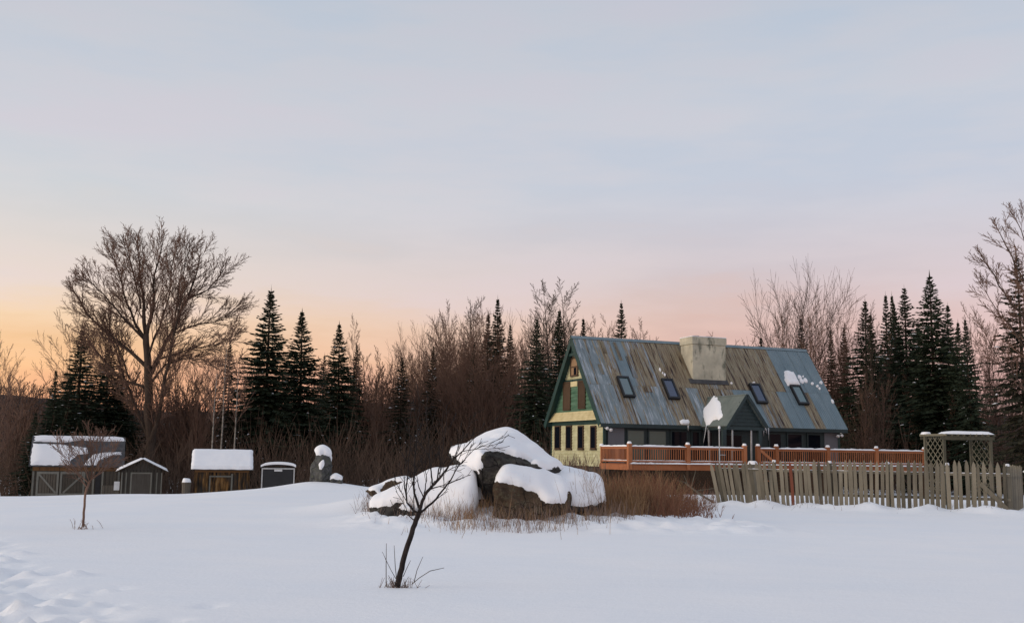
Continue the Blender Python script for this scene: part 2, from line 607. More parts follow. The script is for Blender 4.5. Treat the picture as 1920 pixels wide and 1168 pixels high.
def axis(parts):
    out = []
    for a, b, s in parts:
        n = max(1, round((b - a) / s))
        out += [a + (b - a) * i / n for i in range(n)]
    return out + [parts[-1][1]]


GX = axis([(-700, -100, 60), (-100, -40, 6), (-40, -14, .8), (-14, -9, .4), (-9, -2.5, .085), (-2.5, 6, .13), (6, 20, .2), (20, 40, .8), (40, 100, 6), (100, 700, 60)])
GY = axis([(-60, 0, 10), (0, 8, .5), (8, 18, .09), (18, 22, .25), (22, 28, .11), (28, 30, .25), (30, 38.5, .16), (38.5, 60, .5), (60, 120, 3), (120, 900, 60)])
gm = MB()
nx = len(GX)
for y in GY:
    for x in GX:
        gm.v.append((x, y, gz(x, y)))
for j in range(len(GY) - 1):
    for i in range(nx - 1):
        gm.f.append((j * nx + i, j * nx + i + 1, (j + 1) * nx + i + 1, (j + 1) * nx + i)); gm.m.append(0)
gm.build('snow_ground', M['field_snow'], None, True, 'structure')

# far wooded hill
hm = MB()
HX = axis([(-420, -150, 12), (-150, 150, 5), (150, 420, 12)])
HY = axis([(150, 330, 12), (330, 480, 30)])
for y in HY:
    for x in HX:
        u = 960 + x / 300 * F_PX
        top = interp(u, [(-200, 738), (60, 744), (220, 772), (480, 775), (700, 757), (900, 775), (1100, 800), (1500, 805), (1800, 785), (2200, 770)])
        hgt = 1.6 + (850.5 + .014 * (u - 960) - top) * 300 / F_PX + 1.2
        k = ss(150, 300, y) * (1 - .5 * ss(330, 480, y))
        hm.v.append((x, y, -1.2 + hgt * k + 1.2 * k * noise.fractal(Vector((x * .05, y * .05, 0)), 1, 2, 3)))
for j in range(len(HY) - 1):
    for i in range(len(HX) - 1):
        n_ = len(HX)
        hm.f.append((j * n_ + i, j * n_ + i + 1, (j + 1) * n_ + i + 1, (j + 1) * n_ + i)); hm.m.append(0)
hm.build('hills', M['thicket_dark'], None, True, 'structure')


# ------------------------------------------------------------------ snow lying on things
def snow_patch(outline, frame, thick, name='snow_patch', parent=None, rings=5, seed=0, mat=None, flat=False):
    """irregular patch of snow: outline in the frame's xy plane, domed upwards along the frame's z"""
    r = random.Random(seed)
    pts = []
    n0 = len(outline)
    for i in range(n0):
        a, b = Vector(outline[i]), Vector(outline[(i + 1) % n0])
        k = max(1, int((b - a).length / .12))
        for q in range(k):
            pts.append(a.lerp(b, q / k))
    n = len(pts)
    c = sum(pts, Vector((0, 0))) / n
    size = sum((p - c).length for p in pts) / n
    jit = [1 + r.uniform(-.03, .03) for _ in range(n)]
    mb = MB()
    for k in range(rings):
        t = k / rings
        s = 1 - t * t if not flat else 1 - t
        h = thick * math.sqrt(max(0, 1 - (1 - min(1, t * 2.2)) ** 2)) if k else -.015
        for i, p in enumerate(pts):
            q = c + (p - c) * ((1 - t) if k else 1.0) * (jit[i] if k < 2 else 1)
            e = (1 + .25 * noise.noise(Vector((q.x * 1.7, q.y * 1.7, seed)))) if k else 1
            mb.v.append(tuple(frame @ Vector((q.x, q.y, h * e))))
    mb.v.append(tuple(frame @ Vector((c.x, c.y, thick))))
    top = len(mb.v) - 1
    for k in range(rings - 1):
        for i in range(n):
            a, b = k * n + i, k * n + (i + 1) % n
            mb.f.append((a, b, b + n, a + n)); mb.m.append(0)
    for i in range(n):
        mb.f.append(((rings - 1) * n + i, (rings - 1) * n + (i + 1) % n, top)); mb.m.append(0)
    return mb.build(name, mat or M['snow'], parent, True)


def snow_ridge(a, b, w, h, name='snow_cap', parent=None, seed=0, up=Vector((0, 0, 1)), sink=.01, step=.12):
    """a lumpy strip of snow lying along a rail or ridge from a to b"""
    a, b = Vector(a), Vector(b)
    n = max(3, int((b - a).length / step))
    d = (b - a).normalized()
    s = d.cross(up).normalized()
    mb = MB()
    prof = [(-1, 0), (-.95, .45), (-.55, .85), (0, 1), (.55, .85), (.95, .45), (1, 0)]
    for i in range(n + 1):
        t = i / n
        p = a.lerp(b, t)
        e = min(1, .35 + 3 * min(t, 1 - t) * n / 6)
        hh = h * e * (1 + .55 * noise.noise(Vector((t * (b - a).length * 2.3, seed * 3.1, 0))) + .3 * noise.noise(Vector((t * (b - a).length * 7, seed, 5))))
        ww = w / 2 * (1 + .25 * noise.noise(Vector((t * (b - a).length * 2.9, seed, 9))))
        for x, z in prof:
            mb.v.append(tuple(p + s * (x * ww) + up * (z * hh - sink)))
    m = len(prof)
    for i in range(n):
        for q in range(m - 1):
            k = i * m + q
            mb.f.append((k, k + 1, k + m + 1, k + m)); mb.m.append(0)
    mb.f.append(tuple(range(m))); mb.m.append(0)
    mb.f.append(tuple(n * m + q for q in reversed(range(m)))); mb.m.append(0)
    return mb.build(name, M['snow'], parent, True)


def snow_sheet(w, h, frame, th, parent, seed=0, name='snow_cover', sag=.05):
    """even blanket of snow on a w x h roof plane with soft, slightly wavy edges"""
    nx_, ny_ = max(6, int(w / .09)), max(6, int(h / .09))
    mb = MB()
    for j in range(ny_ + 1):
        for i in range(nx_ + 1):
            s, t = i / nx_, j / ny_
            e = min(min(s, 1 - s) * w, min(t, 1 - t) * h)
            k = min(1, e / .12)
            k = math.sqrt(k * (2 - k))
            n = 1 + .22 * noise.noise(Vector((s * w * 1.3, t * h * 1.3, seed))) + .10 * noise.noise(Vector((s * w * 5, t * h * 5, seed)))
            wob = .05 * noise.noise(Vector((s * w * 2.2, seed, t * 3)))
            mb.v.append(tuple(frame @ Vector((s * w + .03 * noise.noise(Vector((t * h * 3, seed, 1))), t * h + wob * (1 - t) - sag * (1 - t) * (1 if t < .02 else 0), th * k * n - .006))))
    for j in range(ny_):
        for i in range(nx_):
            q = j * (nx_ + 1) + i
            mb.f.append((q, q + 1, q + nx_ + 2, q + nx_ + 1)); mb.m.append(0)
    return mb.build(name, M['snow'], parent, True)


# ------------------------------------------------------------------ house
H_YAW, HW, HL = .3811, 6.758, 15.2355
ZB, ZE, ZR, OR, OE = 1.018, 3.2992, 8.1992, .3674, .3257
HM = Matrix.Translation((4.963, 57, 0)) @ Matrix.Rotation(H_YAW, 4, 'Z')
HI = HM.inverted()
house = thing('house', 'steep-roofed yellow and green house with patched metal roof and broad chimney', 'house', HM)


def hloc(p0, n, u, v):
    w0 = HM @ Vector(p0)
    wn_ = HM.to_3x3() @ Vector(n)
    return HI @ hit(w0, wn_, u, v)


def gable(u, v):
    p = hloc((0, 0, 0), (1, 0, 0), u, v); return p.y, p.z


def front(u, v, y=0.0):
    p = hloc((0, y, 0), (0, 1, 0), u, v); return p.x, p.z


RUN, RISE = HW / 2 + OE, ZR - ZE
SL = math.hypot(RUN, RISE)
RA = math.atan2(RISE, RUN)
RF = Matrix(((1, 0, 0, -OR), (0, math.cos(RA), -math.sin(RA), -OE), (0, math.sin(RA), math.cos(RA), ZE), (0, 0, 0, 1)))   # roof sheet frame: x along eave, y up slope
RFI = RF.inverted()


def roofp(u, v):
    p = hloc((0, -OE, ZE), (0, -math.sin(RA), math.cos(RA)), u, v)
    q = RFI @ p
    return q.x, q.y


ROOFL = HL + 2 * OR
# roof base: front slab, back slab
mb = MB()
mb.box(0, ROOFL, 0, SL, -.16, -.03, mat=RF)
RB = Matrix(((-1, 0, 0, HL + OR), (0, -math.cos(RA), math.sin(RA), HW + OE), (0, math.sin(RA), math.cos(RA), ZE), (0, 0, 0, 1)))
mb.box(0, ROOFL, 0, SL, -.16, 0, mat=RB)
roof = mb.build('roof', M['paint_green'], house)
roof['label'] = 'steep roof of corrugated metal sheets, blue-grey with rust streaks'
# corrugated sheets
NC = 21
SW = ROOFL / NC
seam = roofp(1112, 720)[1]


def sheet_mesh(length, w, mat):
    mb = MB()
    n = 24
    for j, y in enumerate((0, length)):
        for i in range(n + 1):
            x = w * i / n
            mb.v.append((x, y, .014 * math.cos(2 * math.pi * i / 4)))
    for i in range(n):
        mb.f.append((i, i + 1, n + 2 + i, n + 1 + i)); mb.m.append(0)
    return mb.mesh('roof_sheet', mat, True)


row_lo = ['roof_streak', 'roof_streak', 'roof_mixed', 'roof_streak', 'roof_streak', 'roof_streak', 'roof_mixed', 'roof_rust', 'roof_streak', 'roof_rust', 'roof_rust', 'roof_mixed',
          'roof_clean', 'roof_clean', 'roof_mixed', 'roof_rust', 'roof_clean', 'roof_clean', 'roof_rust', 'roof_clean', 'roof_clean']
row_hi = ['roof_streak', 'roof_streak', 'roof_mixed', 'roof_clean', 'roof_mixed', 'roof_mixed', 'roof_rust', 'roof_rust', 'roof_rust', 'roof_rust', 'roof_mixed', 'roof_rust',
          'roof_rust', 'roof_rust', 'roof_rust', 'roof_rust', 'roof_rust', 'roof_clean', 'roof_clean', 'roof_clean', 'roof_clean']
SHM = {}
for r_, (row, y0, y1) in enumerate(((row_lo, -.05, seam + .1), (row_hi, seam, SL + .02))):
    for c in range(NC):
        key = (row[c], r_)
        if key not in SHM:
            SHM[key] = sheet_mesh(y1 - y0, SW + .03, M[row[c]])
        o = link('roof_sheet', SHM[key], roof)
        o.matrix_local = RF @ Matrix.Translation((c * SW - .015, y0, .004 + .008 * r_ + .003 * (c % 2)))
# narrow replacement strips
for (u, v0, v1, w, mt) in ((1124, 640, 663, .22, 'roof_rust'), (1148, 642, 676, .22, 'roof_rust'), (1120, 683, 702, .2, 'roof_rust'), (1180, 655, 735, .42, 'roof_rust'), (1172, 668, 708, .3, 'roof_mixed')):
    x, s1 = roofp(u, v0)
    _, s0 = roofp(u + (v1 - v0) * .36, v1)
    o = link('roof_sheet', sheet_mesh(s1 - s0, w, M[mt]), roof)
    o.matrix_local = RF @ Matrix.Translation((x, s0, .026))
# ridge cap
mb = MB()
for s in (0, 1):
    fr = RF if s == 0 else RB
    mb.box(-.03, ROOFL + .03, SL - .18, SL + .02, .03, .045, mat=fr)
mb.build('ridge_cap', M['roof_clean'], roof)
# rake boards and fascia
for x in (-.035, ROOFL + .005):
    for fr, off in ((RF, 0), (RB, 1)):
        xx = x if off == 0 else ROOFL - x - .03
        mb = MB(); mb.box(xx, xx + .03, -.02, SL - .02, -.30, .02, mat=fr)
        mb.build('rake_board', M['paint_green'], roof)
mb = MB()
mb.box(-OR + .01, HL + OR - .01, -OE - .03, -OE + .02, ZE - .24, ZE - .04)
mb.box(-OR + .01, HL + OR - .01, -OE + .03, -.01, ZE - .24, ZE - .20)
mb.build('eave_fascia', M['paint_dark'], roof)

# gable walls
TAN = RISE / RUN


def yf(z, m=.22):
    return max(0, -OE + (z - ZE) / TAN + m)


def siding(mb, x, z0, z1, sign, step, lim, proud=.018, inset=0.0):
    z = z0
    while z < z1 - 1e-4:
        zz = min(z + step, z1)
        a0, a1 = lim(z) + inset, lim(zz) + inset
        b0, b1 = HW - a0, HW - a1
        if b1 - a1 < .05:
            break
        mb.quad((x - sign * proud, b0, z), (x - sign * proud, a0, z), (x - sign * .002, a1, zz), (x - sign * .002, b1, zz))
        mb.quad((x, b0, z), (x, a0, z), (x - sign * proud, a0, z), (x - sign * proud, b0, z))
        z = zz


zl = gable(1085, 789)[1]         # top of the ground-floor wall
zb1 = gable(1085, 771)[1]        # top of the skirt band
zu = gable(1085, 713)[1]         # sill line of the attic
zt = gable(1078, 666)[1]         # collar beam
for sgn, xx in ((1, 0.0), (-1, HL)):
    mb = MB()
    mb.box(min(xx, xx + sgn * .2), max(xx, xx + sgn * .2), .0, HW, ZB - .02, zl)
    mb.build('wall_core', M['paint_dark'], house)
    w = MB(); siding(w, xx, ZB - .02, zl, sgn, .16, lambda z: 0.0, .035)
    w.build('yellow_siding', M['yellow'], house, kind='stuff')
    w = MB()
    n = 4
    for i in range(n):
        z0, z1 = lerp(zl, zb1, i / n), lerp(zl, zb1, (i + 1) / n)
        p0, p1 = lerp(.26, .04, i / n), lerp(.26, .04, (i + 1) / n)
        a0, a1 = yf(z0, .02), yf(z1, .02)
        w.quad((xx - sgn * (p0 + .02), HW - a0, z0), (xx - sgn * (p0 + .02), a0, z0), (xx - sgn * p1, a1, z1), (xx - sgn * p1, HW - a1, z1))
        w.quad((xx - sgn * (p0 - .03), HW - a0, z0), (xx - sgn * (p0 - .03), a0, z0), (xx - sgn * (p0 + .02), a0, z0), (xx - sgn * (p0 + .02), HW - a0, z0))
    a0, a1 = yf(zl, .02), yf(zb1, .02)
    w.quad((xx - sgn * .28, a0, zl), (xx, a0, zl), (xx, a1, zb1), (xx - sgn * .04, a1, zb1))
    w.quad((xx - sgn * .28, HW - a0, zl), (xx, HW - a0, zl), (xx, HW - a1, zb1), (xx - sgn * .04, HW - a1, zb1))
    w.build('skirt_band', M['band_yellow'], house)
    w = MB(); siding(w, xx, zb1 - .05, zu, sgn, .22, yf, .04)
    w.build('green_siding', M['green_siding'], house, kind='stuff')
    w = MB(); siding(w, xx, zu, zt + .25, sgn, .16, yf, .035)
    w.build('attic_siding', M['yellow'], house, kind='stuff')
    w = MB()
    w.tri((xx, yf(zt), zt), (xx, HW - yf(zt), zt), (xx, HW / 2, ZR - .2))
    w.box(*(sorted((xx - sgn * .06, xx - sgn * .001))), .005, HW - .005, zl - .22, zl)          # green head board over the windows
    w.box(*(sorted((xx - sgn * .05, xx - sgn * .001))), yf(zu), HW - yf(zu), zu - .07, zu + .09)
    w.box(*(sorted((xx - sgn * (OR - .04), xx - sgn * (OR - .12)))), yf(zt, .1), HW - yf(zt, .1), zt - .08, zt + .08)
    w.box(*(sorted((xx - sgn * (OR - .05), xx - sgn * (OR - .11)))), HW / 2 - .06, HW / 2 + .06, zt + .08, ZR - .25)
    w.build('gable_trim', M['paint_green'], house)
    for yy in (-.05, HW - .07):
        w = MB(); w.box(*(sorted((xx - sgn * .045, xx + sgn * .10))), yy, yy + .12, ZB - .02, zl - .23)
        w.build('corner_board', M['paint_green'], house)

# foundation of fieldstone
mb = MB()
mb.box(.05, HL - .05, .05, HW - .05, -1.6, ZB - .03)
fd = mb.build('foundation', M['foundation'], house)
rs = random.Random(5)
for k in range(46):
    y = rs.uniform(.1, HW - .2); z = rs.uniform(.2, ZB - .15); a, b = rs.uniform(.10, .24), rs.uniform(.06, .13)
    m_ = MB()
    n = 7
    ring = [(math.cos(q / n * 6.283) * a * rs.uniform(.8, 1.1), math.sin(q / n * 6.283) * b * rs.uniform(.8, 1.1)) for q in range(n)]
    for (sx, ins) in ((.06, 1), (-.02, .95), (-.05, .6)):
        for (p, q) in ring:
            m_.v.append((sx, y + p * ins, z + q * ins))
    for j in range(2):
        for q in range(n):
            m_.f.append((j * n + q, j * n + (q + 1) % n, (j + 1) * n + (q + 1) % n, (j + 1) * n + q)); m_.m.append(0)
    m_.f.append(tuple(2 * n + q for q in range(n))); m_.m.append(0)
    m_.build('foundation_stone', M['foundation'], fd)


# windows
def window(plane, a0, a1, z0, z1, frame=.06, glass='glass', fm='brown_wood', off=0.0, mull=None, depth=.07, name='window'):
    """plane 'g' = left gable (x=0, coordinate y) or 'f' = front wall (y=off)"""
    fmb, pmb = MB(), MB()

    def bx(m, p0, p1, q0, q1, d0, d1):
        if plane == 'g':
            m.box(-d1, -d0, p0, p1, q0, q1)
        else:
            m.box(p0, p1, off - d1, off - d0, q0, q1)
    a0, a1, z0, z1 = min(a0, a1), max(a0, a1), min(z0, z1), max(z0, z1)
    bx(fmb, a0, a0 + frame, z0, z1, .0, depth); bx(fmb, a1 - frame, a1, z0, z1, .0, depth)
    bx(fmb, a0 + frame, a1 - frame, z0, z0 + frame, .0, depth + .02); bx(fmb, a0 + frame, a1 - frame, z1 - frame, z1, .0, depth)
    if mull == 'h':
        zm = (z0 + z1) / 2
        bx(fmb, a0 + frame, a1 - frame, zm - .03, zm + .03, .0, depth)
    if mull == 'v':
        am = (a0 + a1) / 2
        bx(fmb, am - .03, am + .03, z0 + frame, z1 - frame, .0, depth)
    o = fmb.build(name, M[fm], house)
    bx(pmb, a0 + frame, a1 - frame, z0 + frame, z1 - frame, .045, .055)
    pmb.build('pane', M[glass], o)
    return o


for uc in (1047.0, 1068.0, 1090.3, 1114.0):
    (ya, z1), (yb, z0) = gable(uc - 5.2, 798), gable(uc + 5.2, 842)
    window('g', ya, yb, z0, z1, .07, depth=.08)
    s_ = MB(); s_.box(-.11, -.02, min(ya, yb) - .05, max(ya, yb) + .05, z0 - .05, z0 - .005)
    s_.build('window_sill', M['brown_wood'], house)
for uc, vv in ((1064.5, 743), (1092.5, 740)):
    (ya, z1), (yb, z0) = gable(uc - 6.5, vv - 26), gable(uc + 6.5, vv + 26)
    o = window('g', ya, yb, z0, z1, .07, depth=.09)
    s_ = MB()
    n = 5
    for i in range(n):
        a = lerp(min(ya, yb) + .08, max(ya, yb) - .08, i / n); b = lerp(min(ya, yb) + .08, max(ya, yb) - .08, (i + .94) / n)
        s_.box(-.078, -.057, a, b, z0 + .08, z1 - .08)
    s_.build('shutter', M['brown_wood'], o)
(ya, z1), (yb, z0) = gable(1072, 716), gable(1084, 724)
s_ = MB(); s_.box(-.075, -.02, min(ya, yb), max(ya, yb), z0, z1)
s_.build('name_board', M['band_yellow'], house)
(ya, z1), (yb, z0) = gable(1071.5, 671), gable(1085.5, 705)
o = window('g', ya, yb, z0, z1, .09, glass='pink_reflection', fm='brown_wood', mull='h', depth=.09)  # attic pane with the pinkish reflection painted in
s_ = MB(); s_.box(-.068, -.057, lerp(ya, yb, .22) if ya < yb else lerp(yb, ya, .22), lerp(min(ya, yb), max(ya, yb), .55), z0 + .10, (z0 + z1) / 2 - .05)
s_.build('dark_pane', M['glass'], o)

# front wall
mb = MB()
mb.box(.0, HL, .0, .18, ZB - .02, ZE - .18)
mb.build('front_wall', M['paint_dark'], house)
for (u0, u1, mt) in ((1140, 1170, 'grey_panel'), (1545, 1572, 'grey_panel')):
    x0, x1 = front(u0, 815)[0], front(u1, 815)[0]
    s_ = MB(); s_.box(x0, x1, -.03, -.001, ZB + .05, ZE - .26)
    s_.build('wall_panel', M[mt], house)
for (u0, u1, g_) in ((1174, 1209, 'glass_shade'), (1214, 1250, 'glass_shade'), (1256, 1289, 'glass'), (1295, 1312, 'glass'), (1316, 1336, 'glass'),
                     (1440, 1465, 'glass'), (1474, 1504, 'glass'), (1512, 1539, 'glass')):
    x0, x1 = front(u0, 815)[0], front(u1, 815)[0]
    window('f', x0, x1, ZB + .25, ZE - .30, .09, g_, 'paint_dark', depth=.06)
x0, x1 = front(1352, 815)[0], front(1392, 815)[0]
o = window('f', x0, x1, ZB + .02, ZE - .42, .10, 'glass', 'paint_dark', mull='v', depth=.06, name='door')
s_ = MB(); s_.box((x0 + x1) / 2 + .06, (x0 + x1) / 2 + .09, -.11, -.06, ZB + .9, ZB + 1.15)
s_.build('handle', M['off_white'], o)
# flood lamps under the eave
for (u, v) in ((1138, 802), (1145, 805), (1348.5, 804), (1433, 803), (1571, 817), (1578, 816)):
    x, z = front(u, v, -.32)
    m_ = MB()
    m_.tube([Vector((x, -.05, z + .02)), Vector((x, -.25, z + .01)), Vector((x, -.27, z)), Vector((x, -.38, z - .03))], [.03, .03, .075, .09], 8)
    m_.build('flood_lamp', M['lamp'], house, True)

# skylights
for (uc, vc, g_) in ((1172.5, 727, 'glass_teal'), (1256, 731, 'glass_blue'), (1420.5, 739.5, 'glass_blue'), (1497.5, 742, 'glass_teal')):
    x, s = roofp(uc, vc)
    w_, h_ = .36, .72
    fm_ = MB()
    for (a, b, c, d) in ((-w_, -w_ + .09, -h_, h_), (w_ - .09, w_, -h_, h_), (-w_ + .09, w_ - .09, -h_, -h_ + .12), (-w_ + .09, w_ - .09, h_ - .12, h_)):
        fm_.box(x + a, x + b, s + c, s + d, .0, .17, mat=RF)
    o = fm_.build('skylight', M['black'], house)
    p_ = MB(); p_.box(x - w_ + .09, x + w_ - .09, s - h_ + .12, s + h_ - .12, .10, .125, mat=RF)
    p_.build('pane', M[g_], o)

# chimney
pl, pr = roofp(1299, 714), roofp(1361, 716)
PL, PR = RF @ Vector((pl[0], pl[1], 0)), RF @ Vector((pr[0], pr[1], 0))
cx0, cx1, cy0 = PL.x, PR.x, min(PL.y, PR.y)
cy1 = cy0 + 1.30
ct_ = hloc((0, cy0, 0), (0, 1, 0), 1330, 633).z
mb = MB()
mb.box(cx0, cx1, cy0, cy1, ZE + .5, ct_ - .42)
mb.box(cx0 - .05, cx1 + .05, cy0 - .05, cy1 + .05, ct_ - .42, ct_)
chim = mb.build('chimney', M['stucco'], house)
bv = chim.modifiers.new('bevel', 'BEVEL'); bv.width = .03; bv.segments = 2
for u in (1306, 1329):
    x = front(u, 628, cy0 + .5)[0]
    f_ = MB()
    f_.tube([Vector((x, cy0 + .6, ct_ - .02)), Vector((x, cy0 + .6, ct_ + .08)), Vector((x, cy0 + .6, ct_ + .085)), Vector((x, cy0 + .6, ct_ + .13))], [.2, .19, .24, .22], 10)
    f_.build('flue', M['flue'], chim)
cs = MB(); cs.box(cx0 - .04, cx1 + .04, cy0 - .04, cy1 + .04, ct_ + .004, ct_ + .05)
o = cs.build('snow_cap', M['snow'], chim); bv = o.modifiers.new('bevel', 'BEVEL'); bv.width = .03; bv.segments = 3
# flashing in front of the chimney
fl = MB()
fl.box(pl[0] - .25, pr[0] + .1, pl[1] - .22, pl[1] + .12, .02, .06, mat=RF)
fl.build('flashing', M['shingle'], chim)

# entrance porch with its own gable
PD = -2.95
pxl, pzl = front(1364, 798, PD)
pxr, _ = front(1439, 800, PD)
pxa, pza = front(1399.5, 738, PD)
pxc = (pxl + pxr) / 2
pze = pzl
porch = MB()
hw = (pxr - pxl) / 2
for s in (-1, 1):
    e0, r0_ = Vector((pxc + s * hw, 0, pze)), Vector((pxc, 0, pza))
    nrm = Vector((s * (pza - pze), 0, hw)).normalized()
    dn = nrm * -.10
    q = [Vector((e0.x, PD, e0.z)), Vector((r0_.x, PD, r0_.z)), Vector((r0_.x, 1.75, r0_.z)), Vector((e0.x, .2, e0.z))]
    porch.hexa([x + dn for x in q] + q)
pr_o = porch.build('porch_roof', M['porch_roof'], house)
pr_o['label'] = 'grey-green roof of the entrance porch'
mb = MB()
mb.hexa([(pxl + .1, PD + .25, pze - .02), (pxr - .1, PD + .25, pze - .02), (pxr - .1, PD + .35, pze - .02), (pxl + .1, PD + .35, pze - .02),
         (pxc - .02, PD + .25, pza - .16), (pxc + .02, PD + .25, pza - .16), (pxc + .02, PD + .35, pza - .16), (pxc - .02, PD + .35, pza - .16)])
for i in range(7):
    z0 = lerp(pze + .05, pza - .35, i / 7)
    k = 1 - (z0 - pze) / (pza - pze)
    mb.box(pxc - (hw - .12) * k, pxc + (hw - .12) * k, PD + .215, PD + .249, z0, z0 + .10)
mb.box(pxl + .05, pxr - .05, PD + .15, PD + .32, pze - .2, pze - .03)
for s in (-1, 1):
    xx = pxc + s * (hw - .16)
    mb.box(xx - .06, xx + .06, PD + .34, -.02, pze - .19, pze - .04)
for s in (-1, 1):
    mb.bar((pxc + s * (hw + .01), PD - .02, pze - .08), (pxc, PD - .02, pza - .07), .04, .16, up=(0, -1, 0) if False else Vector((s * .7, 0, .7)))
mb.build('porch_gable', M['paint_dark'], pr_o)
for u in (1332.5, 1373, 1408.5):
    x = front(u, 815, PD + .25)[0] if u > 1340 else pxl + .16
    y = PD + .25 if u > 1340 else -.9
    s_ = MB(); s_.box(x - .035, x + .035, y - .035, y + .035, ZB, pze - .2)
    s_.build('porch_post', M['off_white'], house)
for u in (1357, 1424):
    x = front(u, 815, PD + .25)[0]
    s_ = MB(); s_.box(x - .11, x + .11, PD + .16, PD + .33, ZB, pze - .2)
    s_.build('porch_column', M['paint_dark'], house)

# snow on the porch roof: slab that has slid to the valley, with icicles
s = -1
e0 = Vector((pxc - hw, 0, pze)); rr = Vector((pxc, 0, pza))
ax = (rr - e0).normalized()
pn = Vector((-(pza - pze), 0, hw)).normalized()
PF = Matrix(((ax.x, 0, pn.x, e0.x), (0, -1, 0, 0), (ax.z, 0, pn.z, e0.z), (0, 0, 0, 1)))
PFI = PF.inverted()
ol = []
for (a, b) in ((330, 345), (375, 310), (410, 270), (450, 220), (495, 160), (555, 165), (555, 205), (590, 250), (605, 300), (600, 345), (625, 420), (620, 455), (570, 500), (540, 485), (490, 500), (440, 560), (395, 570), (360, 480)):
    p = PFI @ hloc(e0, pn, 1270 + a / 7.3, 720 + b / 7.3)
    ol.append((p.x, p.y))
o = snow_patch(ol, PF, .09, 'snow_slab', house, seed=4)
o['label'] = 'slab of snow slipping off the porch roof'
for (u0, v0, u1, v1, r) in ((1328.5, 797, 1328.5, 837, .055), (1324.5, 798, 1319, 830, .028)):
    a = hloc((0, -.9, 0), (0, 1, 0), u0, v0); b = hloc((0, -.9, 0), (0, 1, 0), u1, v1)
    m_ = MB(); m_.tube([a, a.lerp(b, .3), a.lerp(b, .7), b], [r, r * .8, r * .55, r * .25], 6)
    m_.build('icicle', M['ice'], house, True)
for k, (u, v, l) in enumerate(((1431, 801, .5), (1436, 802, .35), (1440, 802, .7), (1290, 797, .3))):
    x, z = front(u, v, -.36 if u > 1300 else -.38)
    m_ = MB(); m_.tube([Vector((x, -.4, z)), Vector((x, -.4, z - l * .4)), Vector((x, -.4, z - l))], [.04, .03, .006], 6)
    m_.build('icicle', M['ice'], house, True)


def roof_snow(pix, thick, seed):
    q = [roofp(u, v) for u, v in pix]
    return snow_patch(q, RF @ Matrix.Translation((0, 0, .025)), thick, 'snow_patch', house, seed=seed)


def blob(u, v, w, h, lean=.36, n=9, seed=0):
    r = random.Random(seed)
    out = []
    for i in range(n):
        a = 2 * math.pi * i / n
        k = r.uniform(.8, 1.15)
        y = math.sin(a) * h * k
        out.append((u + math.cos(a) * w * k + y * lean, v + y))
    return out


def cr4(a, b):
    return 1340 + a / 6.488, 640 + b / 6.488


roof_snow([cr4(*q) for q in ((840, 365), (880, 355), (920, 370), (950, 370), (980, 420), (1010, 480), (1040, 545), (885, 545), (850, 470))], .14, 1)
for k, (a, b, w, h) in enumerate(((1030, 440, 22, 30), (1055, 485, 25, 32), (1100, 480, 22, 35), (1070, 432, 10, 12), (1185, 520, 18, 17), (1245, 548, 14, 15), (1272, 578, 11, 16), (1290, 505, 20, 22), (1430, 735, 14, 28), (470, 510, 20, 10), (200, 515, 12, 14))):
    u, v = cr4(a, b)
    roof_snow(blob(u, v, w / 6.488, h / 6.488, seed=k), .07, k + 10)
for k, (u, v, w, h) in enumerate(((1237, 694, 1.6, 4), (1246, 703, 2, 3), (1242, 700, 1.2, 2))):
    roof_snow(blob(u, v, w, h, seed=k + 30), .05, k + 40)
roof_snow([(1274, 789), (1279, 786.5), (1284, 788), (1290, 787), (1293, 791), (1292, 795), (1285, 796), (1278, 795.5), (1275, 793)], .07, 60)
# small white round meter on the gable corner
(ym, zm) = gable(1037, 860)
m_ = MB(); m_.tube([Vector((-.02, ym, zm)), Vector((-.10, ym, zm)), Vector((-.14, ym, zm)), Vector((-.16, ym, zm))], [.17, .17, .14, .06], 12)
m_.build('meter', M['off_white'], house)

# ------------------------------------------------------------------ deck
DD = -3.2
dk = thing('deck', 'orange-stained wooden deck with snow-topped railing round the house', 'deck', HM)
xc0, zrail = front(1180, 834, DD)
DX = [front(u, 850, DD)[0] for u in (1180, 1289.5, 1396)]
DX2 = [front(u, 850, DD)[0] for u in (1421, 1455.5, 1552, 1643, 1733)]
ZD = front(1180, 868, DD)[1]
ZRL = zrail - .06
xe = DX2[-1]
mb = MB()
n = 22
for i in range(n):
    y0 = lerp(DD - .04, -.03, i / n)
    mb.box(xc0 - .06, xe + .06, y0, y0 + 3.13 / n - .008, ZD - .06, ZD - .02)
mb.build('deck_floor', M['deck_x'], dk)
mb = MB()
mb.box(xc0 - .05, xe + .05, DD - .02, DD + .03, ZD - .34, ZD - .065)
mb.box(xc0 - .07, xc0 - .02, DD + .03, -.03, ZD - .34, ZD - .065)
mb.build('rim_joist', M['deck_x'], dk)


def dpost(x, y, z0, z1, w=.075):
    m_ = MB()
    m_.box(x - w, x + w, y - w, y + w, z0, z1)
    m_.box(x - w - .02, x + w + .02, y - w - .02, y + w + .02, z1, z1 + .03)
    o = m_.build('post', M['deck'], dk)
    sc_ = snow_patch([(math.cos(a / 10 * 6.283) * .12, math.sin(a / 10 * 6.283) * .12) for a in range(10)], Matrix.Translation((x, y, z1 + .03)), .11, 'snow_cap', o, seed=int(x * 10))
    return o


PW = .095
for x in DX + DX2:
    dpost(x, DD, ZD - .30, ZRL + .10, PW)
dpost(xc0, -.12, ZD - .02, ZRL, .05)
bal = {}


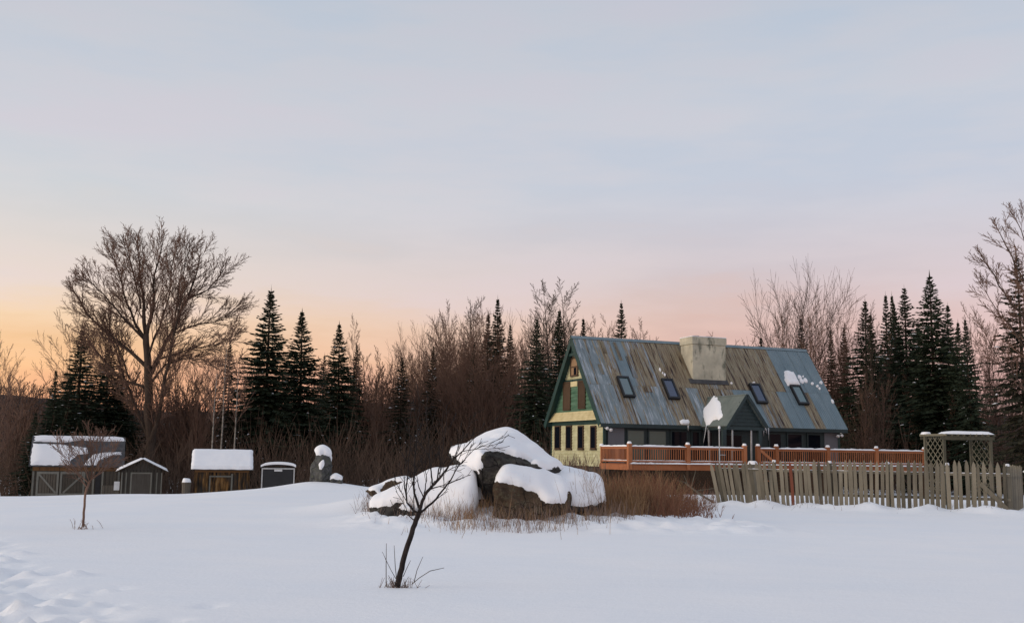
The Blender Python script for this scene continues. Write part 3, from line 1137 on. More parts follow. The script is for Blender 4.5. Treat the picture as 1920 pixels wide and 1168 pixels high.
def railing(a, b, key):
    a, b = Vector(a), Vector(b)
    d = (b - a).normalized()
    m_ = MB()
    m_.bar(a + Vector((0, 0, ZRL - .02)), b + Vector((0, 0, ZRL - .02)), .13, .04)
    m_.bar(a + Vector((0, 0, ZRL - .085)), b + Vector((0, 0, ZRL - .085)), .04, .09)
    m_.build('top_rail', M['deck_x'], dk)
    m_ = MB(); m_.bar(a + Vector((0, 0, ZD + .10)), b + Vector((0, 0, ZD + .10)), .045, .085)
    m_.build('bottom_rail', M['deck_x'], dk)
    L_ = (b - a).length
    n = max(2, round(L_ / .135))
    if 'm' not in bal:
        q = MB(); q.box(-.0185, .0185, -.0185, .0185, 0, ZRL - ZD - .27)
        bal['m'] = q.mesh('baluster', M['deck'])
    for i in range(n):
        p = a.lerp(b, (i + .5) / n)
        o = link('baluster', bal['m'], dk)
        o.location = (p.x, p.y, ZD + .1425)
    snow_ridge(a + Vector((0, 0, ZRL)) + d * .02, b + Vector((0, 0, ZRL)) - d * .02, .15, .075, 'snow_cap', dk, seed=int(a.x * 7 + a.y))
    snow_ridge(a + Vector((0, 0, ZD + .1425)) + d * .02, b + Vector((0, 0, ZD + .1425)) - d * .02, .05, .03, 'snow_cap', dk, seed=int(a.x * 7 + 3))


for xs in (DX, DX2):
    for a, b in zip(xs, xs[1:]):
        railing((a + PW, DD, 0), (b - PW, DD, 0), 0)
railing((xc0, -.17, 0), (xc0, DD + PW, 0), 1)
snow_ridge((xc0 - .03, DD - .05, ZD - .02), (DX[-1], DD - .05, ZD - .02), .14, .07, 'snow_cap', dk, seed=91)
snow_ridge((DX2[0], DD - .05, ZD - .02), (xe, DD - .05, ZD - .02), .14, .07, 'snow_cap', dk, seed=92)
# stair handrail beside the opening
m_ = MB()
m_.bar((DX2[0] + .02, DD - .06, ZRL - .02), (DX2[1] - .02, DD - .06, ZD + .02), .04, .14)
m_.build('stair_rail', M['deck_x'], dk)
for i in range(4):
    m_ = MB(); m_.box(DX[-1] + .1, DX2[0] - .1, DD - .3 * (i + 1), DD - .3 * i - .01, ZD - .2 * (i + 1) - .04, ZD - .2 * (i + 1))
    m_.build('step', M['deck_x'], dk)
# supports and lattice below
zg = -1.2
for x in DX[:2] + DX2[1:]:
    m_ = MB(); m_.box(x - .07, x + .07, DD + .04, DD + .18, zg, ZD - .345)
    m_.build('support_post', M['brown_wood'], dk)


def lattice(p0, ux, uz, w, h, step, sw, th, parent, mat, name='lattice_slat', M4=None):
    """crossed diagonal slats clipped to a w x h rectangle; ux, uz are unit vectors of its plane"""
    nrm = ux.cross(uz).normalized()
    out = []
    for layer, sg in ((0, 1), (1, -1)):
        c = -h
        while c < w + h:
            a0, a1 = None, None
            # line x = c + sg' * z
            if sg > 0:
                za, zb_ = max(0, -c), min(h, w - c)
                pa, pb = (c + za, za), (c + zb_, zb_)
            else:
                za, zb_ = max(0, c - w), min(h, c)
                pa, pb = (c - za, za), (c - zb_, zb_)
            if zb_ - za > .05:
                A = p0 + ux * pa[0] + uz * pa[1] + nrm * (layer * th)
                B = p0 + ux * pb[0] + uz * pb[1] + nrm * (layer * th)
                out.append((A, B))
            c += step
    for A, B in out:
        m_ = MB(); m_.bar(A, B, sw, th * .96, up=nrm)
        m_.build(name, mat, parent)
    return out


def lattice_joined(name, p0, ux, uz, w, h, step, sw, th, parent, mat):
    nrm = ux.cross(uz).normalized()
    m_ = MB()
    for layer, sg in ((0, 1), (1, -1)):
        c = -h
        while c < w + h:
            if sg > 0:
                za, zb_ = max(0, -c), min(h, w - c); pa, pb = (c + za, za), (c + zb_, zb_)
            else:
                za, zb_ = max(0, c - w), min(h, c); pa, pb = (c - za, za), (c - zb_, zb_)
            if zb_ - za > .03:
                m_.bar(p0 + ux * pa[0] + uz * pa[1] + nrm * (layer * th), p0 + ux * pb[0] + uz * pb[1] + nrm * (layer * th), sw, th * .96, up=nrm)
            c += step
    return m_.build(name, mat, parent, kind='stuff')


for a, b in ((DX[0], DX[1]), (DX[1], DX[2]), (DX2[1], DX2[2])):
    lattice_joined('lattice', Vector((a + .1, DD + .02, zg)), Vector((1, 0, 0)), Vector((0, 0, 1)), b - a - .2, ZD - .36 - zg, .17, .045, .012, dk, M['brown_wood'])
# things beside the steps
m_ = MB()
x, z = front(1411, 868, DD - .9)
m_.box(x - .2, x + .2, DD - 1.1, DD - .7, -.6, z - .05)
o = m_.build('newel', M['picket'], dk)
snow_patch([(math.cos(a / 12 * 6.283) * .27, math.sin(a / 12 * 6.283) * .27) for a in range(12)], Matrix.Translation((x, DD - .9, z - .05)), .16, 'snow_cap', o, seed=8)
o['label'] = 'grey newel block with a cushion of snow at the foot of the steps'
# slim white pole in front of the railing
pole = thing('feeder_pole', 'slim white pole with side arm standing before the deck railing', 'pole', HM)
x, zt_ = front(1348.5, 803, DD - .35)
_, zb_ = front(1348.5, 866, DD - .35)
m_ = MB(); m_.tube([Vector((x, DD - .35, -1.0)), Vector((x, DD - .35, zt_))], [.035, .03], 8)
m_.build('shaft', M['off_white'], pole)
m_ = MB(); m_.tube([Vector((x + .02, DD - .35, zt_ - 1.35)), Vector((x + .35, DD - .35, zt_ - 1.35))], [.02, .02], 6)
m_.build('side_arm', M['off_white'], pole)
snow_patch([(math.cos(a / 10 * 6.283) * .07, math.sin(a / 10 * 6.283) * .07) for a in range(10)], Matrix.Translation((x, DD - .35, zt_)), .12, 'snow_cap', pole, seed=8)

# ------------------------------------------------------------------ picket fence
pf = thing('picket_fence', 'long weathered grey picket fence running in front of the deck', 'fence', Matrix.Translation(FA))


def picket_mesh(seed, red=False):
    r = random.Random(seed)
    w, t, h = r.uniform(.052, .064), .014, 1.0
    mb = MB()
    prof = [(-w, 0), (-w * r.uniform(.92, 1), .5), (-w * .97, .885), (-w * r.uniform(.5, .65), .95), (0, h), (w * r.uniform(.5, .65), .95), (w * .97, .885), (w * r.uniform(.92, 1), .5), (w, 0)]
    k = len(prof)
    bend = r.uniform(-.02, .02)
    for s in (-1, 1):
        for (x, z) in prof:
            mb.v.append((x + bend * math.sin(z * 3.1), s * t, z))
    mb.f.append(tuple(range(k))); mb.m.append(0)
    mb.f.append(tuple(reversed(range(k, 2 * k)))); mb.m.append(0)
    for i in range(k):
        j = (i + 1) % k
        mb.f.append((i, k + i, k + j, j)); mb.m.append(0)
    return mb.mesh('picket', M['red_paint'] if red else M['picket'])


def fz(t):
    return lerp(FA.z, FB.z, t / F_LEN) + .02


PKM = [picket_mesh(s) for s in range(8)]
PKR = picket_mesh(50, True)
fr = random.Random(11)
F_ANG = math.atan2(F_DIR.y, F_DIR.x)
t = .04
i = 0
while t < F_LEN:
    p = FA + F_DIR * t
    zt_ = fz(t)
    hgt = interp(t, [(0, 1.40), (2.5, 1.52), (6, 1.58), (F_LEN, 1.57)]) * fr.uniform(.965, 1.02)
    lean = interp(t, [(0, .20), (.8, .13), (2.5, .06), (4.5, .0), (F_LEN, .0)]) + fr.uniform(-.022, .022)
    red = abs(t - 2.35) < .08
    o = link('picket', PKR if red else fr.choice(PKM), pf)
    if red:
        o['label'] = 'picket with faded red paint'
    mtx = Matrix.Translation(Vector((p.x, p.y, zt_ - .22)) + F_NRM * .05) @ Matrix.Rotation(F_ANG, 4, 'Z') @ Matrix.Rotation(-lean, 4, 'Y') @ Matrix.Rotation(fr.uniform(-.03, .03), 4, 'X') @ Matrix.Diagonal((fr.uniform(.85, 1.12), 1, hgt + .2, 1))
    o.matrix_local = Matrix.Translation(-FA) @ mtx
    t += interp(t, [(0, .132), (3, .150), (F_LEN, .178)]) * fr.uniform(.93, 1.07)
    i += 1
for k, hz_ in enumerate((.40, 1.14)):
    n = 5
    for s in range(n):
        a, b = FA + F_DIR * (F_LEN * s / n), FA + F_DIR * (F_LEN * (s + 1) / n)
        lo = .16 if k and s == 0 else 0
        za, zb_ = fz(F_LEN * s / n) + hz_, fz(F_LEN * (s + 1) / n) + hz_
        m_ = MB()
        A = Vector((a.x, a.y, za)) - F_NRM * .0 - FA; B = Vector((b.x, b.y, zb_)) - FA
        A -= F_DIR * (.15 if (k and s == 0) else 0)
        m_.bar(A, B - F_DIR * .01, .05, .085)
        m_.build('rail', M['picket_rail'], pf)
        if k:
            snow_ridge(A + Vector((0, 0, .045)), B + Vector((0, 0, .045)), .055, .018, 'snow_cap', pf, seed=s + 10 * k)
        if k == 1:
            pp = b if s < n - 1 else b - F_DIR * .05
            q = MB(); z0 = fz(F_LEN * (s + 1) / n)
            c = Vector((pp.x, pp.y, 0)) - F_NRM * .10 - Vector((FA.x, FA.y, FA.z))
            q.box(c.x - .055, c.x + .055, c.y - .055, c.y + .055, z0 - .4 - 0 - 0 + c.z * 0 - FA.z, z0 + 1.42 - FA.z)
            o = q.build('post', M['picket'], pf)
            snow_patch([(math.cos(a_ / 8 * 6.283) * .07, math.sin(a_ / 8 * 6.283) * .07) for a_ in range(8)], Matrix.Translation((c.x, c.y, z0 + 1.42 - FA.z)), .06, 'snow_cap', o, seed=s)
# brace board across the last pickets
a, b = hit(FB + F_NRM * .12, F_NRM, 1838, 906), hit(FB + F_NRM * .12, F_NRM, 1894, 960)
m_ = MB(); m_.bar(a - FA, b - FA, .13, .03, up=F_NRM)
o = m_.build('brace', M['picket'], pf)
o['label'] = 'loose board nailed diagonally at the right end of the fence'
# return run going back from the corner
pf2 = thing('picket_fence', 'short run of pickets going back from the fence corner at the right edge', 'fence', Matrix.Translation(FB))
rd = Vector((.55, 1.0, 0)).normalized()
for k in range(26):
    p = FB + rd * (.35 + k * .2)
    o = link('picket', fr.choice(PKM), pf2)
    hgt = 1.42 * fr.uniform(.96, 1.03)
    o.matrix_local = Matrix.Translation(Vector((p.x, p.y, gz(p.x, p.y, False) - .2)) - FB) @ Matrix.Rotation(math.atan2(rd.y, rd.x), 4, 'Z') @ Matrix.Rotation(fr.uniform(-.03, .03), 4, 'Y') @ Matrix.Diagonal((1, 1, hgt + .2, 1))
for hz_ in (.4, 1.05):
    m_ = MB(); A, B = FB + rd * .2, FB + rd * 5.6
    m_.bar(Vector((A.x, A.y, gz(A.x, A.y, False) + hz_)) - FB - rd.cross(Vector((0, 0, 1))) * .05, Vector((B.x, B.y, gz(B.x, B.y, False) + hz_)) - FB - rd.cross(Vector((0, 0, 1))) * .05, .04, .08)
    m_.build('rail', M['picket_rail'], pf2)

# ------------------------------------------------------------------ arbor
AB = at(1772, 880, 39.0)
AB.z = gz(AB.x, AB.y, False)
a_w = (1862 - 1772) / F_PX * 39.4 / math.cos(.1)
ATM = Matrix.Translation(AB) @ Matrix.Rotation(.10, 4, 'Z')
ab = thing('garden_arbor', 'grey wooden garden arbor with lattice sides and snow-covered top', 'arbor', ATM)
a_h = at(1772, 817, 39.0).z - AB.z
bx_, by_ = -.18, 1.05                                    # rear posts stand back and to the left
for (x, y) in ((0, 0), (a_w, 0), (bx_, by_), (a_w + bx_, by_)):
    m_ = MB(); m_.box(x - .045, x + .045, y - .045, y + .045, -.3, a_h)
    m_.build('post', M['arbor'], ab)
for x0 in (0, a_w):
    ux = Vector((bx_, by_, 0)); w_ = ux.length - .1; ux.normalize()
    lattice(Vector((x0, 0, .45)) + ux * .05 + Vector((0, -.01, 0)), ux, Vector((0, 0, 1)), w_, a_h - .5, .27, .03, .012, ab, M['arbor'])
m_ = MB()
m_.box(-.15, a_w + .12, -.07, -.045 - .002, a_h - .13, a_h + .0)
m_.box(bx_ - .15, a_w + bx_ + .12, by_ + .047, by_ + .07, a_h - .13, a_h + .0)
m_.build('beam', M['arbor'], ab)
for k in range(9):
    x = lerp(-.05, a_w + .02, k / 8)
    m_ = MB(); m_.bar((x + .06, -.18, a_h + .04), (x + bx_ - .06, by_ + .18, a_h + .04), .04, .08)
    m_.build('rafter', M['arbor'], ab)
snow_patch([(-.1, -.16), (.3, -.2), (1.0, -.17), (a_w + .1, -.18), (a_w + .12, .2), (a_w + bx_ + .1, by_ + .1), (bx_ + .5, by_ + .15), (.1, .3)], Matrix.Translation((0, 0, a_h + .085)), .10, 'snow_cap', ab, seed=21)
snow_patch([(bx_ - .1, by_ - .2), (bx_ + .15, by_ - .2), (bx_ + .12, by_ + .12), (bx_ - .12, by_ + .12)], Matrix.Translation((0, 0, a_h + .085)), .07, 'snow_cap', ab, seed=22)


# ------------------------------------------------------------------ outbuildings
def hzv(u):
    return 850.5 + .014 * (u - 960)


def board_wall(mb, x0, x1, y, z0, z1, w=.2, seed=0, top=None):
    r = random.Random(seed)
    x = x0
    while x < x1 - .02:
        b = min(x1, x + w * r.uniform(.8, 1.2))
        d = r.uniform(0, .03)
        ta, tb = (top(x), top(b - .022)) if top else (z1, z1)
        mb.hexa([(x, y - .02 - d, z0), (b - .022, y - .02 - d, z0), (b - .022, y, z0), (x, y, z0), (x, y - .02 - d, ta), (b - .022, y - .02 - d, tb), (b - .022, y, tb), (x, y, ta)])
        x = b


def gable_shed_side(name, label, Y, u0, u1, v_eave, v_ridge, depth, wall_mat, roof_mat, rot, over=.22, seed=0, cat='shed'):
    """shed whose long (eave) side faces us; local x to the right, y back, z up, origin at the front left ground corner"""
    p0, p1 = at(u0, v_eave, Y), at(u1, v_eave, Y)
    w = (p1.x - p0.x) * lerp(1.0, 1.04, min(1, rot * 3)) - 2 * over
    o_ = Vector((p0.x + over, Y, 0))
    g = min(gz(o_.x, Y, False), gz(o_.x + w, Y, False)) - .1
    mtx = Matrix.Translation((o_.x, Y, g)) @ Matrix.Rotation(rot, 4, 'Z')
    t = thing(name, label, cat, mtx)
    ze = p0.z - g
    zr = at((u0 + u1) / 2, v_ridge, Y + depth / 2).z - g
    m = MB()
    m.box(.03, w - .03, .03, depth - .03, 0, ze)
    m.build('wall_core', M['black'], t)
    m = MB(); board_wall(m, 0, w, .02, 0, ze - .02, .2, seed)
    m.build('board_wall', M[wall_mat], t, kind='stuff')
    for sx in (0, w):
        m = MB()
        k = 12
        for i in range(k):
            a, b = depth * i / k, depth * (i + 1) / k - .012
            f_ = lambda q: lerp(ze, zr, 1 - abs(q - depth / 2) / (depth / 2)) - .04
            x_ = (sx - .02, sx) if sx == 0 else (sx, sx + .02)
            m.hexa([(x_[0], a, 0), (x_[1], a, 0), (x_[1], b, 0), (x_[0], b, 0), (x_[0], a, f_(a)), (x_[1], a, f_(a)), (x_[1], b, f_(b)), (x_[0], b, f_(b))])
        m.build('gable_wall', M[wall_mat], t, kind='stuff')
    sl = (zr - ze) / (depth / 2)
    m = MB()
    for s in (0, 1):
        ye = -over if s == 0 else depth + over
        zee = ze - over * sl
        q = [Vector((-over, ye, zee)), Vector((w + over, ye, zee)), Vector((w + over, depth / 2, zr)), Vector((-over, depth / 2, zr))]
        m.hexa(q + [x + Vector((0, 0, .07)) for x in q] if s == 0 else [q[1], q[0], q[3], q[2]] + [x + Vector((0, 0, .07)) for x in (q[1], q[0], q[3], q[2])])
    r_ = m.build('roof', M[roof_mat], t)
    ang = math.atan(sl)
    RFm = Matrix(((1, 0, 0, -over), (0, math.cos(ang), -math.sin(ang), -over), (0, math.sin(ang), math.cos(ang), ze - over * sl + .07), (0, 0, 0, 1)))
    return t, w, ze, zr, RFm, (depth / 2 + over) / math.cos(ang), r_, mtx


# barn at the far left
t, w, ze, zr, RFm, sl_, r_, bm4 = gable_shed_side('barn', 'larger weathered barn with double doors and half snow-covered roof, far left', 62.0, 55, 217, 868, 820, 3.4, 'barn', 'shingle', .36, seed=1, cat='barn')
W_ = w + .44
snow_patch([(.02, .02), (W_ * .25, .0), (W_ * .42, .06), (W_ * .44, .5), (W_ * .5, .95), (W_ * .62, 1.05), (W_ * .6, sl_ * .62), (W_ * .3, sl_ * .72), (.05, sl_ * .74)], RFm, .14, 'snow_patch', r_, seed=1)
snow_patch([(.05, sl_ * .80), (W_ * .35, sl_ * .78), (W_ * .5, sl_ * .86), (W_ * .8, sl_ * .84), (W_ - .03, sl_ * .86), (W_ - .05, sl_ - .02), (.05, sl_ - .02)], RFm, .12, 'snow_patch', r_, seed=2)
snow_patch([(W_ * .56, .05), (W_ * .7, .03), (W_ * .74, .5), (W_ * .86, .9), (W_ * .97, 1.0), (W_ * .97, 1.25), (W_ * .8, 1.2), (W_ * .66, 1.0), (W_ * .6, .5)], RFm, .09, 'snow_patch', r_, seed=3)
m = MB(); board_wall(m, .0, w, -.03, ze - .42, ze - .06, .35, 5)
m.build('head_boards', M['barn_warm'], t, kind='stuff')
for k, (a, b) in enumerate(((.05, .30), (.315, .60))):
    xa, xb = w * a, w * b
    m = MB(); board_wall(m, xa, xb, -.05, .05, ze - .46, .16, 7 + k)
    d = m.build('door', M['barn'], t)
    f = MB()
    f.box(xa, xa + .11, -.115, -.088, .05, ze - .46); f.box(xb - .11, xb, -.115, -.088, .05, ze - .46)
    f.box(xa + .11, xb - .11, -.115, -.088, ze - .60, ze - .46); f.box(xa + .11, xb - .11, -.115, -.088, ze * .42, ze * .42 + .12)
    if k == 0:
        f.bar((xa + .12, -.10, ze - .62), (xb - .13, -.10, ze * .42 + .14), .022, .1, up=Vector((1, 0, 1)))
    else:
        f.bar((xb - .12, -.10, ze - .62), (xa + .2, -.10, ze * .42 + .14), .022, .1, up=Vector((-1, 0, 1)))
    f.build('door_frame', M['trim_grey'], d)
m = MB(); m.box(w * .72, w * .78, -.06, -.022, 0, ze - .45); m.build('doorway_dark', M['black'], t)  # black slab painted in for the dark inside of the opening
for x in (0, w * .685, w * .79, w - .1):
    m = MB(); m.box(x, x + .1, -.085, -.055, 0, ze - .45); m.build('wall_post', M['trim_grey'], t)

# small gable-fronted shed
Y = 60.0
pa, pl_, pr_ = at(268, 862, Y), at(224, 884, Y), at(314, 886, Y)
g = gz(pa.x, Y, False) - .1
st = thing('shed', 'small dark shed with snow-edged gable facing us, right of the barn', 'shed', Matrix.Translation((pa.x, Y, g)) @ Matrix.Rotation(.33, 4, 'Z'))
hwid, zr, ze = (pr_.x - pl_.x) / 2, pa.z - g, pl_.z - g
wall = hwid - .25
sl = (zr - ze) / hwid
m = MB(); board_wall(m, -wall, wall, .0, 0, 0, .17, 3, top=lambda x: zr - .06 - abs(x) * sl)
m.build('board_wall', M['shed_dark'], st, kind='stuff')
m = MB(); m.box(-wall + .02, wall - .02, .03, 2.8, 0, ze + .1); m.build('wall_core', M['shed_dark'], st)
m = MB()
for s in (-1, 1):
    q = [Vector((s * hwid, -.3, ze)), Vector((0, -.3, zr)), Vector((0, 3.0, zr)), Vector((s * hwid, 3.0, ze))]
    m.hexa([x for x in q] + [x + Vector((0, 0, .06)) for x in q])
r_ = m.build('roof', M['shed_dark'], st)
for s in (-1, 1):
    an = math.atan2(zr - ze, hwid)
    if s < 0:
        fr_ = Matrix(((0, math.cos(an), -math.sin(an), -hwid), (-1, 0, 0, 3.0), (0, math.sin(an), math.cos(an), ze + .062), (0, 0, 0, 1)))
    else:
        fr_ = Matrix(((0, -math.cos(an), math.sin(an), hwid), (1, 0, 0, -.33), (0, math.sin(an), math.cos(an), ze + .062), (0, 0, 0, 1)))
    snow_sheet(3.33, math.hypot(hwid, zr - ze) + .02, fr_, .09, r_, 5 + s)
m = MB(); m.box(-.52, .45, -.05, -.037, 0, ze - .1); d = m.build('door', M['shed_dark'], st)
f = MB(); f.box(-.60, -.52, -.075, -.04, 0, ze - .02); f.box(.45, .53, -.075, -.04, 0, ze - .02); f.box(-.52, .45, -.075, -.04, ze - .10, ze - .02); f.box(-.52, .45, -.075, -.051, .42, .50)
f.build('door_frame', M['trim_grey'], d)
for x in (-wall, -.85, .75, wall - .08):
    m = MB(); m.box(x, x + .07, -.065, -.037, 0, ze - .02); m.build('batten', M['trim_grey'], st)
# lean-to on the shed's left with a white notice
m = MB(); board_wall(m, -wall - .95, -wall - .03, .1, 0, ze * .72, .17, 8); m.build('lean_to_wall', M['barn'], st)
m = MB(); m.box(-wall - .35, -wall - .06, .02, .05, ze * .62, ze * .80); m.build('notice_board', M['white'], st)

# woodshed with a slab of snow
t, w, ze, zr, RFm, sl_, r_, bm4 = gable_shed_side('woodshed', 'low brown board shed under one thick even slab of snow', 58.0, 358, 469, 876, 846, 3.0, 'shed_brown', 'shingle', .27, seed=12)
W_ = w + .44
snow_sheet(W_ - .04, sl_, RFm @ Matrix.Translation((.02, .0, .004)), .11, r_, 3)
xa, xb = w * .27, w * .70
f = MB(); f.box(xa, xa + .07, -.07, -.03, 0, ze - .42); f.box(xb - .09, xb, -.08, -.03, 0, ze - .32); f.box(xa + .07, xb - .09, -.07, -.03, ze - .50, ze - .42)
d = MB(); board_wall(d, xa + .07, xb - .09, -.022, 0, ze - .5, .15, 31)
d = d.build('door', M['shed_brown'], t); f.build('door_frame', M['trim_grey'], d)
m = MB(); m.box(0, w, -.05, -.036, ze - .24, ze - .05); m.build('eave_board', M['barn_warm'], t)
# box standing left of the woodshed
p = at(350, 900, 57.0)
g = gz(p.x, 57, False)
bt = thing('bin', 'small grey bin with a lump of snow, left of the brown woodshed', 'bin', Matrix.Translation((p.x, 57, g - .05)))
hb = at(350, 902, 57).z - g
m = MB(); m.tube([Vector((0, 0, 0)), Vector((0, 0, hb - .1)), Vector((0, 0, hb - .08)), Vector((0, 0, hb))], [.2, .23, .25, .25], 12); m.build('body', M['barn'], bt)
snow_patch([(math.cos(a / 12 * 6.283) * .24, math.sin(a / 12 * 6.283) * .24) for a in range(12)], Matrix.Translation((0, 0, hb)), .2, 'snow_cap', bt, seed=9)

# dark enclosed trailer with a rounded roof
Y = 53.5
p0, p1 = at(491, 872, Y), at(552, 872, Y)
g = gz((p0.x + p1.x) / 2, Y, False)
tw = p1.x - p0.x
th = p0.z - g - .12
tr = thing('cargo_trailer', 'black enclosed trailer with pale corner frame and snowy rounded roof', 'trailer', Matrix.Translation((p0.x, Y, g)) @ Matrix.Rotation(.20, 4, 'Z'))
m = MB(); m.box(.05, tw - .05, .03, 3.0, .35, th); b_ = m.build('body', M['black'], tr)
m = MB(); m.box(.10, tw - .10, .0, .029, .42, th - .1); m.build('rear_door', M['black'], tr)
m = MB()
m.box(0, .06, -.02, .06, .3, th); m.box(tw - .06, tw, -.02, .06, .3, th); m.box(.06, tw - .06, -.02, .03, th - .07, th); m.box(.06, tw - .06, -.02, .03, .3, .37)
m.build('corner_frame', M['off_white'], tr)
m = MB(); m.box(tw * .38, tw * .62, -.06, -.03, th - .17, th - .07); m.build('marker_light', M['white'], tr)


def dome(z0, rise, ov, thick, mat, nm, par):
    m = MB(); n = 12
    for y in (-ov, 3.0 + ov):
        for s in (0, 1):
            for i in range(n + 1):
                a = -1 + 2 * i / n
                m.v.append(((tw / 2) + a * (tw / 2 + ov), y, z0 + rise * (1 - a * a) ** .6 + s * thick))
    k = n + 1
    for i in range(n):
        m.f.append((k + i, k + i + 1, 3 * k + i + 1, 3 * k + i)); m.f.append((i, k + i, k + i + 1, i + 1)[::-1]); m.f.append((2 * k + i, 2 * k + i + 1, 3 * k + i + 1, 3 * k + i)[::-1]); m.f.append((i, i + 1, 2 * k + i + 1, 2 * k + i)[::-1])
        m.m += [0, 0, 0, 0]
    m.f += [(0, k, 3 * k, 2 * k), (n, 2 * k + n, 3 * k + n, k + n)]; m.m += [0, 0]
    return m.build(nm, mat, par)


ro = dome(th, .13, .06, .03, M['black'], 'roof', tr)
dome(th + .032, .14, .05, .10, M['snow'], 'snow_cover', ro)
for sx in (-.0, tw):
    for yy in (1.3, 1.9):
        m = MB(); m.tube([Vector((sx - .09, yy, .28)), Vector((sx - .08, yy, .28)), Vector((sx + .08, yy, .28)), Vector((sx + .09, yy, .28))], [.2, .27, .27, .2], 14)
        m.build('wheel', M['black'], tr)


# ------------------------------------------------------------------ boulders
def rock_mesh(world_pts, voxel, seed, rough=.06):
    bm = bmesh.new()
    for p in world_pts:
        bm.verts.new(p)
    bmesh.ops.convex_hull(bm, input=bm.verts)
    for v in [v for v in bm.verts if not v.link_faces]:
        bm.verts.remove(v)
    me = bpy.data.meshes.new('tmp')
    bm.to_mesh(me); bm.free()
    o = bpy.data.objects.new('tmp', me)
    col.objects.link(o)
    md = o.modifiers.new('r', 'REMESH'); md.mode = 'VOXEL'; md.voxel_size = voxel
    dg = bpy.context.evaluated_depsgraph_get()
    m2 = bpy.data.meshes.new_from_object(o.evaluated_get(dg))
    bpy.data.objects.remove(o)
    n = len(m2.vertices)
    co = np.empty(n * 3); m2.vertices.foreach_get('co', co); co = co.reshape(-1, 3)
    ed = np.empty(len(m2.edges) * 2, dtype=np.int64); m2.edges.foreach_get('vertices', ed); ed = ed.reshape(-1, 2)
    deg = np.bincount(ed.ravel(), minlength=n).astype(float)[:, None]

    def smooth(a, it):
        for _ in range(it):
            s = np.zeros_like(a)
            np.add.at(s, ed[:, 0], a[ed[:, 1]]); np.add.at(s, ed[:, 1], a[ed[:, 0]])
            a = .5 * a + .5 * s / deg
        return a
    co = smooth(co, 1)
    m2.vertices.foreach_set('co', co.ravel()); m2.update()
    nr = np.empty(n * 3); m2.vertices.foreach_get('normal', nr); nr = nr.reshape(-1, 3)
    dsp = np.array([noise.fractal(Vector(c) * 1.3 + Vector((seed * 9.1, 0, 0)), 1, 2, 4) + .8 * (.5 - abs(noise.noise(Vector(c) * 1.7 + Vector((0, seed * 3.3, 0))))) for c in co])
    dsp += .35 * np.array([noise.fractal(Vector(c) * 5.0 + Vector((seed, 0, 0)), 1, 2, 4) for c in co])
    co = co + nr * (dsp * rough)[:, None]
    m2.vertices.foreach_set('co', co.ravel()); m2.update()
    nr = np.empty(n * 3); m2.vertices.foreach_get('normal', nr); nr = nr.reshape(-1, 3)
    return m2, co, nr, smooth


def inpoly(x, y, poly):
    c = False
    j = len(poly) - 1
    for i in range(len(poly)):
        xi, yi = poly[i]; xj, yj = poly[j]
        if (yi > y) != (yj > y) and x < (xj - xi) * (y - yi) / (yj - yi) + xi:
            c = not c
        j = i
    return c


def pix(p):
    d = Vector(p) - C_O
    z = d.dot(C_F)
    return 960 + F_PX * d.dot(C_R) / z, 584 - F_PX * d.dot(C_U) / z


def boulder(label, pts, mat, bare=(), white=(), thr=.3, T=.16, seed=1, voxel=.045, rough=.10, group='snow-capped boulders before the house', its=11):
    wp = [at(*p) for p in pts]
    me, co, nr, smooth = rock_mesh(wp, voxel, seed, rough)
    c0 = co.mean(axis=0); c0[2] = co[:, 2].min()
    mask = np.zeros(len(co))
    for i, (c, n_) in enumerate(zip(co, nr)):
        s = n_[2] + .18 * noise.noise(Vector(c) * 2.2 + Vector((0, 0, seed))) > thr
        if n_[1] < .35:
            u, v = pix(c)
            if any(inpoly(u, v, q) for q in bare):
                s = False
            if any(inpoly(u, v, q) for q in white) and n_[2] > -.35:
                s = True
        mask[i] = 1.0 if s else 0.0
    sm = smooth(mask[:, None], its)[:, 0]
    edge = np.array([.20 * noise.fractal(Vector(q) * 2.6 + Vector((seed, 3, 0)), 1, 2, 3) for q in co])
    q_ = np.clip((sm + edge - .36) / .40, 0, 1)
    off = -.045 + (T + .045) * np.sqrt(q_ * (2 - q_))
    lump = np.array([1 + .20 * noise.noise(Vector(q) * 1.2) for q in co])
    off = np.where(off > 0, off * lump, off)
    up = nr * .6 + np.array([0, 0, .5])
    soft = smooth(co, 10)
    blend = np.clip(off / (.6 * T), 0, 1)[:, None]
    base_ = co * (1 - blend) + np.maximum(soft, co - np.array([.04, .04, .02])) * blend
    sc = base_ + np.where(off[:, None] > 0, up, nr) * off[:, None]
    sc = np.where(off[:, None] > .5 * T, smooth(sc, 6), smooth(sc, 1))
    t = thing('boulder', label, 'boulder', Matrix.Translation(Vector(c0)), group)
    keep = sm > .06
    fv = [tuple(p.vertices) for p in me.polygons]
    me2 = bpy.data.meshes.new('snow_cap')
    fs = [f for f in fv if all(keep[i] for i in f)]
    used = sorted({i for f in fs for i in f}); mp_ = {i: k for k, i in enumerate(used)}
    me2.from_pydata([tuple(sc[i] - c0) for i in used], [], [tuple(mp_[i] for i in f) for f in fs])
    me2.materials.append(M['snow']); me2.polygons.foreach_set('use_smooth', [True] * len(me2.polygons)); me2.update()
    me.vertices.foreach_set('co', (co - c0).ravel())
    me.materials.clear(); me.materials.append(M[mat]); me.polygons.foreach_set('use_smooth', [True] * len(me.polygons)); me.update()
    me.name = 'rock'
    link('rock', me, t)
    link('snow_cap', me2, t)
    return t


